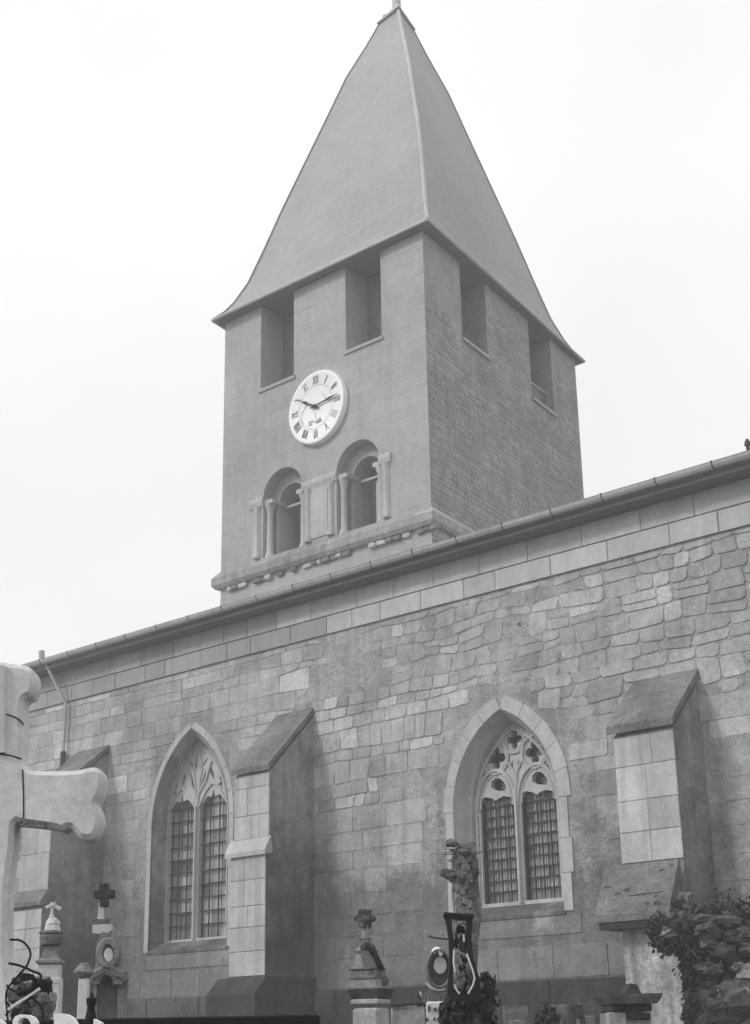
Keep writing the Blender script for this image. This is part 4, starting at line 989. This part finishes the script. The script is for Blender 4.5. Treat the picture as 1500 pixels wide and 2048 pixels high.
for i in range(46):                                  # carved bark scales
    py = rng.uniform(1702, 1822); k = (py-1700)/120; px = rng.uniform(914, 950)
    c = f.V(px, py)+Vector((0, -.075+abs(px-931)*.0012, 0)); s_ = rng.uniform(.016, .032); b = MB()
    pts = [(c.x+s_*rng.uniform(.8, 1.2)*math.cos(t), c.z+s_*rng.uniform(1, 1.6)*math.sin(t)) for t in [q*math.pi/3.5 for q in range(7)]]
    b.stone(pts, c.y+.02, c.y-rng.uniform(.005, .02), .008, rng.random()); f.add(b, 'bark_scale', rng.choice((M_BARK2, M_GREYT, M_GREYT)))
b = MB(); b.tube([f.V(910, 1752), f.V(900, 1750), f.V(890, 1746), f.V(881, 1745)], [.055, .035, .03, .022], 8); f.add(b, 'arm_stub', M_BARK)
rocks(f, [(902, 1686, 20, 14), (912, 1690, 14, 12)], (M_BARK2, M_GREYT), 'knob', 9)
b = MB(); b.tube([f.V(915, 1700), f.V(912, 1740), f.V(917, 1780), f.V(918, 1828)], [.03, .03, .028, .026], 6); f.add(b, 'ivy_stem', M_BARK)
for i in range(26):
    x_, y_ = (rng.uniform(905, 950), rng.uniform(1690, 1712)) if i < 12 else (rng.uniform(908, 916), rng.uniform(1700, 1775))
    dx = rng.uniform(-26, -6) if i >= 12 else rng.uniform(-14, 22); b = MB()
    b.tube([f.V(x_, y_)+Vector((0, -.06, 0)), f.V(x_+dx*.5, y_+rng.uniform(-6, 3))+Vector((0, -.08, 0)), f.V(x_+dx, y_+rng.uniform(-6, 6))+Vector((0, -.05, 0))], [.005, .004, .002], 4); f.add(b, 'dry_twig', M_BARK)
b = MB(); b.tube([f.V(915, 1708)+Vector((0, -.1, 0)), f.V(935, 1706)+Vector((0, -.12, 0)), f.V(950, 1722)+Vector((0, -.1, 0)), f.V(952, 1765)+Vector((0, -.08, 0)), f.V(948, 1800)+Vector((0, -.08, 0))], [.01, .012, .014, .01, .008], 6); f.add(b, 'ivy_stem', M_BARK)

# tall black ornamental frame in front of it
f = FG('black_grave_frame', 925, 8.6, 'tall narrow black ornamental grave frame, waisted, with pale curved strips', 'grave frame')
of = [(894, 1992), (897, 1940), (898, 1885), (893, 1850), (887, 1829), (900, 1830), (945, 1834), (944, 1850), (942, 1880), (946, 1920), (958, 1958), (962, 1992), (950, 2002), (905, 2002)]
ho = [(905, 1975), (906, 1940), (907, 1885), (903, 1850), (903, 1838), (933, 1841), (932, 1880), (936, 1920), (946, 1958), (946, 1972), (936, 1988), (915, 1988)]
pl(f, of, -.05, .05, 'frame', M_BLACK, [ho])
pl(f, [(886, 1832), (888, 1826), (947, 1831), (947, 1836)], -.07, .07, 'frame_cap', M_BLACK)
for i in range(48):
    y_ = rng.uniform(1842, 1984); c = 919+ (y_-1840)*.045; x_ = rng.uniform(c-13, c+15); q = f.V(x_, y_)+Vector((0, rng.uniform(-.03, .06), 0)); s_ = rng.uniform(.008, .02); b = MB()
    b.loft([[(q.x+s_*rng.uniform(.6, 1.3)*math.cos(t)*w_, q.y+s_*math.sin(t)*w_*.6, q.z+s_*1.3*zz) for t in [k*math.pi/2.5 for k in range(5)]] for w_, zz in ((.3, -.9), (1, -.2), (.8, .4), (.2, 1))])
    f.add(b, 'bead', rng.choice((M_IRON, M_BLACK, M_BLACK, M_DARKT, M_GREYT)))
for pts in ([(932, 1908), (938, 1925), (945, 1945), (948, 1958), (944, 1972), (935, 1988)], [(918, 1988), (912, 1980), (908, 1970)], [(901+6, 1900), (906, 1925), (909, 1945)], [(926, 1870), (927, 1884)]):
    b = MB(); b.tube([f.V(*q)+Vector((0, -.06, 0)) for q in pts], .0055, 5); f.add(b, 'pale_strip', M_PALE)
# dark clipped shrub below
def leafball(name, blobs, n, size, mat, label, px, d, cat, kind_mats=None, seed=1):
    f = FG(name, px, d, label, cat); rg = random.Random(seed); b = MB()
    for i in range(n):
        bx, by, rx, ry, rd = rg.choice(blobs)
        while True:
            v = Vector((rg.uniform(-1, 1), rg.uniform(-1, 1), rg.uniform(-1, 1)))
            if v.length < 1: break
        v *= 1+.55*noise.noise(v*2.3+Vector((bx*.1, by*.1, 0)))*1.6
        c = f.V(bx, by)+Vector((v.x*f.S(rx), v.y*rd, v.z*f.S(ry)))
        a = Vector((rg.gauss(0, 1), rg.gauss(0, 1), rg.gauss(0, 1))).normalized(); e = a.orthogonal().normalized(); g_ = a.cross(e); s_ = size*rg.uniform(.5, 1.3)
        b.add([c+e*s_, c+g_*s_*.55, c-e*s_*.8, c-g_*s_*.55], [(0, 1, 2, 3)], rg.random())
    o = b.build('foliage', mat, f.o, kind='stuff'); f.o['label'] = label
    return f
f = leafball('dark_shrub', [(930, 2035, 34, 34, .3), (925, 2000, 24, 16, .2), (955, 2010, 26, 30, .25), (968, 1985, 14, 26, .15), (940, 2080, 46, 40, .35), (900, 2030, 12, 20, .1)], 5200, .035, M_LEAF, 'near black evergreen shrub under the black grave frame', 930, 8.9, 'shrub', seed=4)
b = MB(); b.tube([(0, 0, 0), (.02, 0, .6), (0, .02, 1.5)], [.05, .04, .02], 6); f.add(b, 'trunk', M_BARK)

# oval medallion monument, bracket and white tomb near the wall
f = FG('oval_memorial', 878, 13.0, 'grey oval memorial ring with pale portrait, half behind the black frame', 'memorial')
b = MB()
for ra, rb, y_, m_ in ((27, 42, 0, 0),):
    rings = []
    for k in range(28):
        t = 2*math.pi*k/28; c = f.V(877+28*math.cos(t), 1938-42*math.sin(t)); i_ = f.V(878+20*math.cos(t), 1938-33*math.sin(t))
        rings.append([(c.x, -.05, c.z), ((c.x+i_.x)/2, -.11, (c.z+i_.z)/2), (i_.x, -.05, i_.z), (i_.x, .06, i_.z), (c.x, .06, c.z)])
    rings.append(rings[0]); b.loft(rings, cap0=False, cap1=False)
f.add(b, 'outer_ring', M_GREYT)
pl(f, [(878+20.5*math.cos(2*math.pi*k/20), 1938-33.5*math.sin(2*math.pi*k/20)) for k in range(20)], .0, .05, 'back_panel', M_DARKT2)
pl(f, [(880+13*math.cos(2*math.pi*k/16), 1931-17*math.sin(2*math.pi*k/16)) for k in range(16)], -.04, .0, 'portrait_oval', M_PALE)
b = MB(); b.tube([f.V(866+2*k, y_)+Vector((0, -.07, 0)) for k, y_ in enumerate((1907, 1902, 1900, 1899, 1899, 1900, 1902, 1906, 1912))], .018, 6); f.add(b, 'pale_arc', M_WHITE)
b = MB(); b.tube([f.V(852, 1965)+Vector((0, -.06, 0)), f.V(862, 1976)+Vector((0, -.06, 0)), f.V(876, 1980)+Vector((0, -.06, 0)), f.V(890, 1978)+Vector((0, -.06, 0))], .014, 6); f.add(b, 'pale_arc', M_PALE)
x0, z1 = f.P(877, 1978); b = MB(); b.cbox(x0-.09, x0+.09, -.05, .12, 0, z1, .01); f.add(b, 'post', M_GREYT)
f = FG('stone_beam', 907, 13.6, 'stone beam with rounded right end on a post behind the black frame', 'memorial')
pl(f, [(856, 1872), (855, 1867), (868, 1863), (945, 1861), (956, 1863), (960, 1870), (952, 1879), (944, 1883), (870, 1876)], -.12, .12, 'beam', M_GREYT2)
x0, z1 = f.P(915, 1872); b = MB(); b.cbox(x0-.08, x0+.08, -.08, .08, 0, z1, .01); f.add(b, 'post', M_GREYT)
f = FG('white_tomb', 845, 12.0, 'low white tomb with small figures along its top, left of the dark shrub', 'tomb')
xa, zt = f.P(782, 2012); xb = f.P(930, 2012)[0]; zt2 = f.P(845, 2008)[1]
b = MB(); b.cbox(xa, f.P(852, 2010)[0]-.005, -.02, .5, 0, zt, .015); f.add(b, 'chest', M_PALE3)
b = MB(); b.cbox(f.P(852, 2010)[0], xb, -.05, .5, 0, f.P(880, 2003)[1], .012); f.add(b, 'white_panel', M_WHITE2)
b = MB(); b.tube([f.V(782, 2012)+Vector((0, -.03, 0)), f.V(800, 2011)+Vector((0, -.03, 0)), f.V(850, 2006)+Vector((0, -.03, 0))], .012, 5); f.add(b, 'lid_edge', M_DARKT)
for (px, py, wpx, hpx, mt) in ((838, 1998, 12, 24, M_DARKT), (840, 1988, 7, 9, M_PALE), (848, 2002, 8, 14, M_GREYT), (872, 1998, 3, 10, M_DARKT), (881, 1996, 3, 14, M_DARKT), (892, 1998, 4, 8, M_DARKT), (852, 2008, 9, 10, M_DARKT)):
    x0, z = f.P(px, py); h = f.S(wpx)/2; hh = f.S(hpx)/2; b = MB(); b.lathe([(h*.9, z-hh), (h, z-hh*.4), (h*.6, z+hh*.2), (h*.75, z+hh*.5), (h*.2, z+hh)], x0, 0, 8); f.add(b, 'figurine', mt)
for (px, py, wpx, hpx) in ((858, 2017, 4, 12), (870, 2019, 5, 7), (879, 2021, 5, 14), (893, 2018, 8, 16), (902, 2019, 8, 8), (853, 2039, 6, 5), (868, 2038, 3, 7), (879, 2038, 9, 7), (893, 2038, 6, 8)):
    x0, z = f.P(px, py); h = f.S(wpx)/2; hh = f.S(hpx)/2; b = MB(); b.stone([(x0-h*.8, z-hh), (x0+h, z-hh*.7), (x0+h*.7, z+hh), (x0-h, z+hh*.6)], -.04, -.066, .004); f.add(b, 'relief', M_DARKT)

# pedestal in front of the right buttress
f = FG('small_chapel_tomb', 1262, 12.5, 'square pedestal tomb with flat dark cap before the right buttress', 'tomb', turn=4)
def cb(f, x_0, x_1, y_0, y_1, y2, y3, name, mat, c=.01):
    xa, z0 = f.P(x_0, y_0); xb, z1 = f.P(x_1, y_1); b = MB(); b.cbox(xa, xb, y2, y3, min(z0, 9) if y_0 < 2100 else 0, z1, c); return f.add(b, name, mat)
cb(f, 1228, 1302, 2200, 2024, 0, .35, 'pedestal', M_GREYT2)
cb(f, 1252, 1300, 2040, 2026, -.03, .05, 'ledge', M_DARKT)
cb(f, 1226, 1250, 2200, 2024, -.025, .1, 'corner_pier', M_PALE3)
cb(f, 1222, 1302, 2024, 2008, -.04, .40, 'neck', M_DARKT)
x_, z_ = f.P(1262, 2008); b = MB(); hw = f.S(50); b.loft([[(x_-hw*k, -.06-.1*k, z), (x_+hw*k, -.06-.1*k, z), (x_+hw*k, .42, z), (x_-hw*k, .42, z)] for k, z in ((.82, z_), (1, z_+.055), (1.02, z_+.075))]); f.add(b, 'cap', M_DARKT2)
b = MB(); z_ = f.P(1262, 1994)[1]; b.loft([[(x_+f.S(a), .0, z_+f.S(c)), (x_+f.S(a), .22, z_+f.S(c))] for a, c in ((-15, 0), (20, 0), (12, 22), (4, 26), (-8, 12))], tone=.4) if False else b.plate([(x_+f.S(a), z_+f.S(c)) for a, c in ((-14, -1), (24, -1), (14, 21), (2, 24), (-6, 11))], [], .0, .2); f.add(b, 'gable', M_DARKT)

# headstones leaning along the foot of the wall
for (px, hw, yt, lab, mt, dd) in ((1080, 11, 2005, 'narrow dark headstone against the wall foot, right of the dark shrub', M_DARKT2, 15.5), (1112, 20, 2009, 'grey slab headstone with carved lines against the wall foot', M_GREYT, 15.6),
                             (1152, 12, 2010, 'small black headstone between grey slabs at the wall foot', M_DARKT, 15.4), (1176, 18, 2004, 'wide dark headstone just left of the right buttress', M_DARKT2, 15.7), (1030, 24, 2012, 'pale grey headstone close to the dark shrub', M_GREYT, 15.5)):
    f = FG('headstone', px, dd, lab, 'headstone', group=None)
    q = f.poly([(px-hw, 2000), (px+hw, 2000)]); a, c = q[0][0], q[1][0]; zt = f.P(px, yt)[1]
    b = MB(); pts = [(a, 0), (c, 0), (c, zt), (a, zt)]; b.plate(pts, [], -.06, .06); f.add(b, 'slab', mt)
    b = MB(); b.stone([(a+.04, zt-.75), (c-.04, zt-.75), (c-.04, zt-.13), (a+.04, zt-.13)], -.05, -.075, .01); f.add(b, 'panel', M_GREYT if mt != M_GREYT else M_GREYT2)
f = FG('round_shrub', 1095, 14.5, 'low rounded dark box shrub between the headstones', 'shrub')
f2 = leafball('round_shrub', [(1093, 2036, 17, 16, .25), (1096, 2060, 24, 30, .3)], 900, .035, M_LEAF, 'low rounded dark box shrub between the headstones', 1095, 14.5, 'shrub', seed=8)
bpy.data.objects.remove(f.o)

# ivy and rubble heap at the right
f = leafball('ivy', [(1345, 1868, 40, 30, .3), (1392, 1868, 50, 34, .3), (1325, 1870, 22, 34, .2), (1440, 1880, 60, 60, .4), (1480, 1930, 60, 70, .4), (1400, 1910, 46, 44, .3), (1460, 1835, 70, 34, .2), (1500, 1870, 50, 50, .3), (1378, 1950, 10, 60, .2), (1480, 2000, 40, 50, .3), (1385, 2040, 18, 60, .25)], 15000, .030, M_LEAF, 'dark unkempt ivy spilling over rubble beside the right buttress', 1400, 16.6, 'ivy', seed=21)
rg = random.Random(12)
for i in range(299):
    px = rg.uniform(1330, 1530); py = rg.uniform(1815, 2050)
    if px < 1390 and py > 1880: continue
    if py < 1825+abs(px-1450)*.25: continue
    c = f.V(px, py)+Vector((0, rg.uniform(-.45, .0), 0)); s_ = rg.uniform(.02, .10)*(1.3 if rg.random() < .12 else .8); b = MB()
    lump(b, c, s_*rg.uniform(.8, 1.8), s_, s_*.75, rg, .35, 8, 5); f.add(b, 'rubble_stone', rg.choice((M_GREYT, M_DARKT2, M_DARKT2, M_NEARBLACK, M_DARKT, M_DARKT, M_MOSS, M_GREYT2 if rg.random() < .4 else M_NEARBLACK)))
for i in range(40):
    px, py = rg.uniform(1405, 1530), rg.uniform(1985, 2060)
    c = f.V(px, py)+Vector((0, rg.uniform(-.6, -.35), 0)); s_ = rg.uniform(.08, .2); b = MB()
    lump(b, c, s_*rg.uniform(.8, 1.5), s_, s_*.9, rg, .35, 10, 7); f.add(b, 'bank_stone', rg.choice((M_GREYT, M_DARKT2, M_NEARBLACK, M_MOSS)))
for i in range(22):
    x_, y_ = rg.uniform(1330, 1500), rg.uniform(1830, 1900); pts = [f.V(x_, y_)+Vector((0, -.25, 0))]
    for k in range(4): pts.append(pts[-1]+Vector((rg.uniform(-.12, .12), rg.uniform(-.04, .04), rg.uniform(-.14, .10))))
    b = MB(); b.tube(pts, [.010, .009, .007, .005, .003], 5); f.add(b, 'stem', rg.choice((M_BARK, M_BARK2)))
# ------------------------------------------------------------------ haze
b = MB(); b.box(-60, 14, -8, 60, -1.2, 34); hz = b.build('haze', M_GROUND); hz.data.materials.clear()
Mh = bpy.data.materials.new('haze_air'); Mh.use_nodes = True; n = Mh.node_tree.nodes; n.clear()
o_ = n.new('ShaderNodeOutputMaterial'); v = n.new('ShaderNodeVolumePrincipled'); v.inputs['Color'].default_value = (.97, .97, .97, 1); v.inputs['Density'].default_value = .004
v.inputs['Anisotropy'].default_value = .3
Mh.node_tree.links.new(v.outputs[0], o_.inputs['Volume']); hz.data.materials.append(Mh); tag(hz, kind='stuff')
scene.cycles.volume_bounces = 1
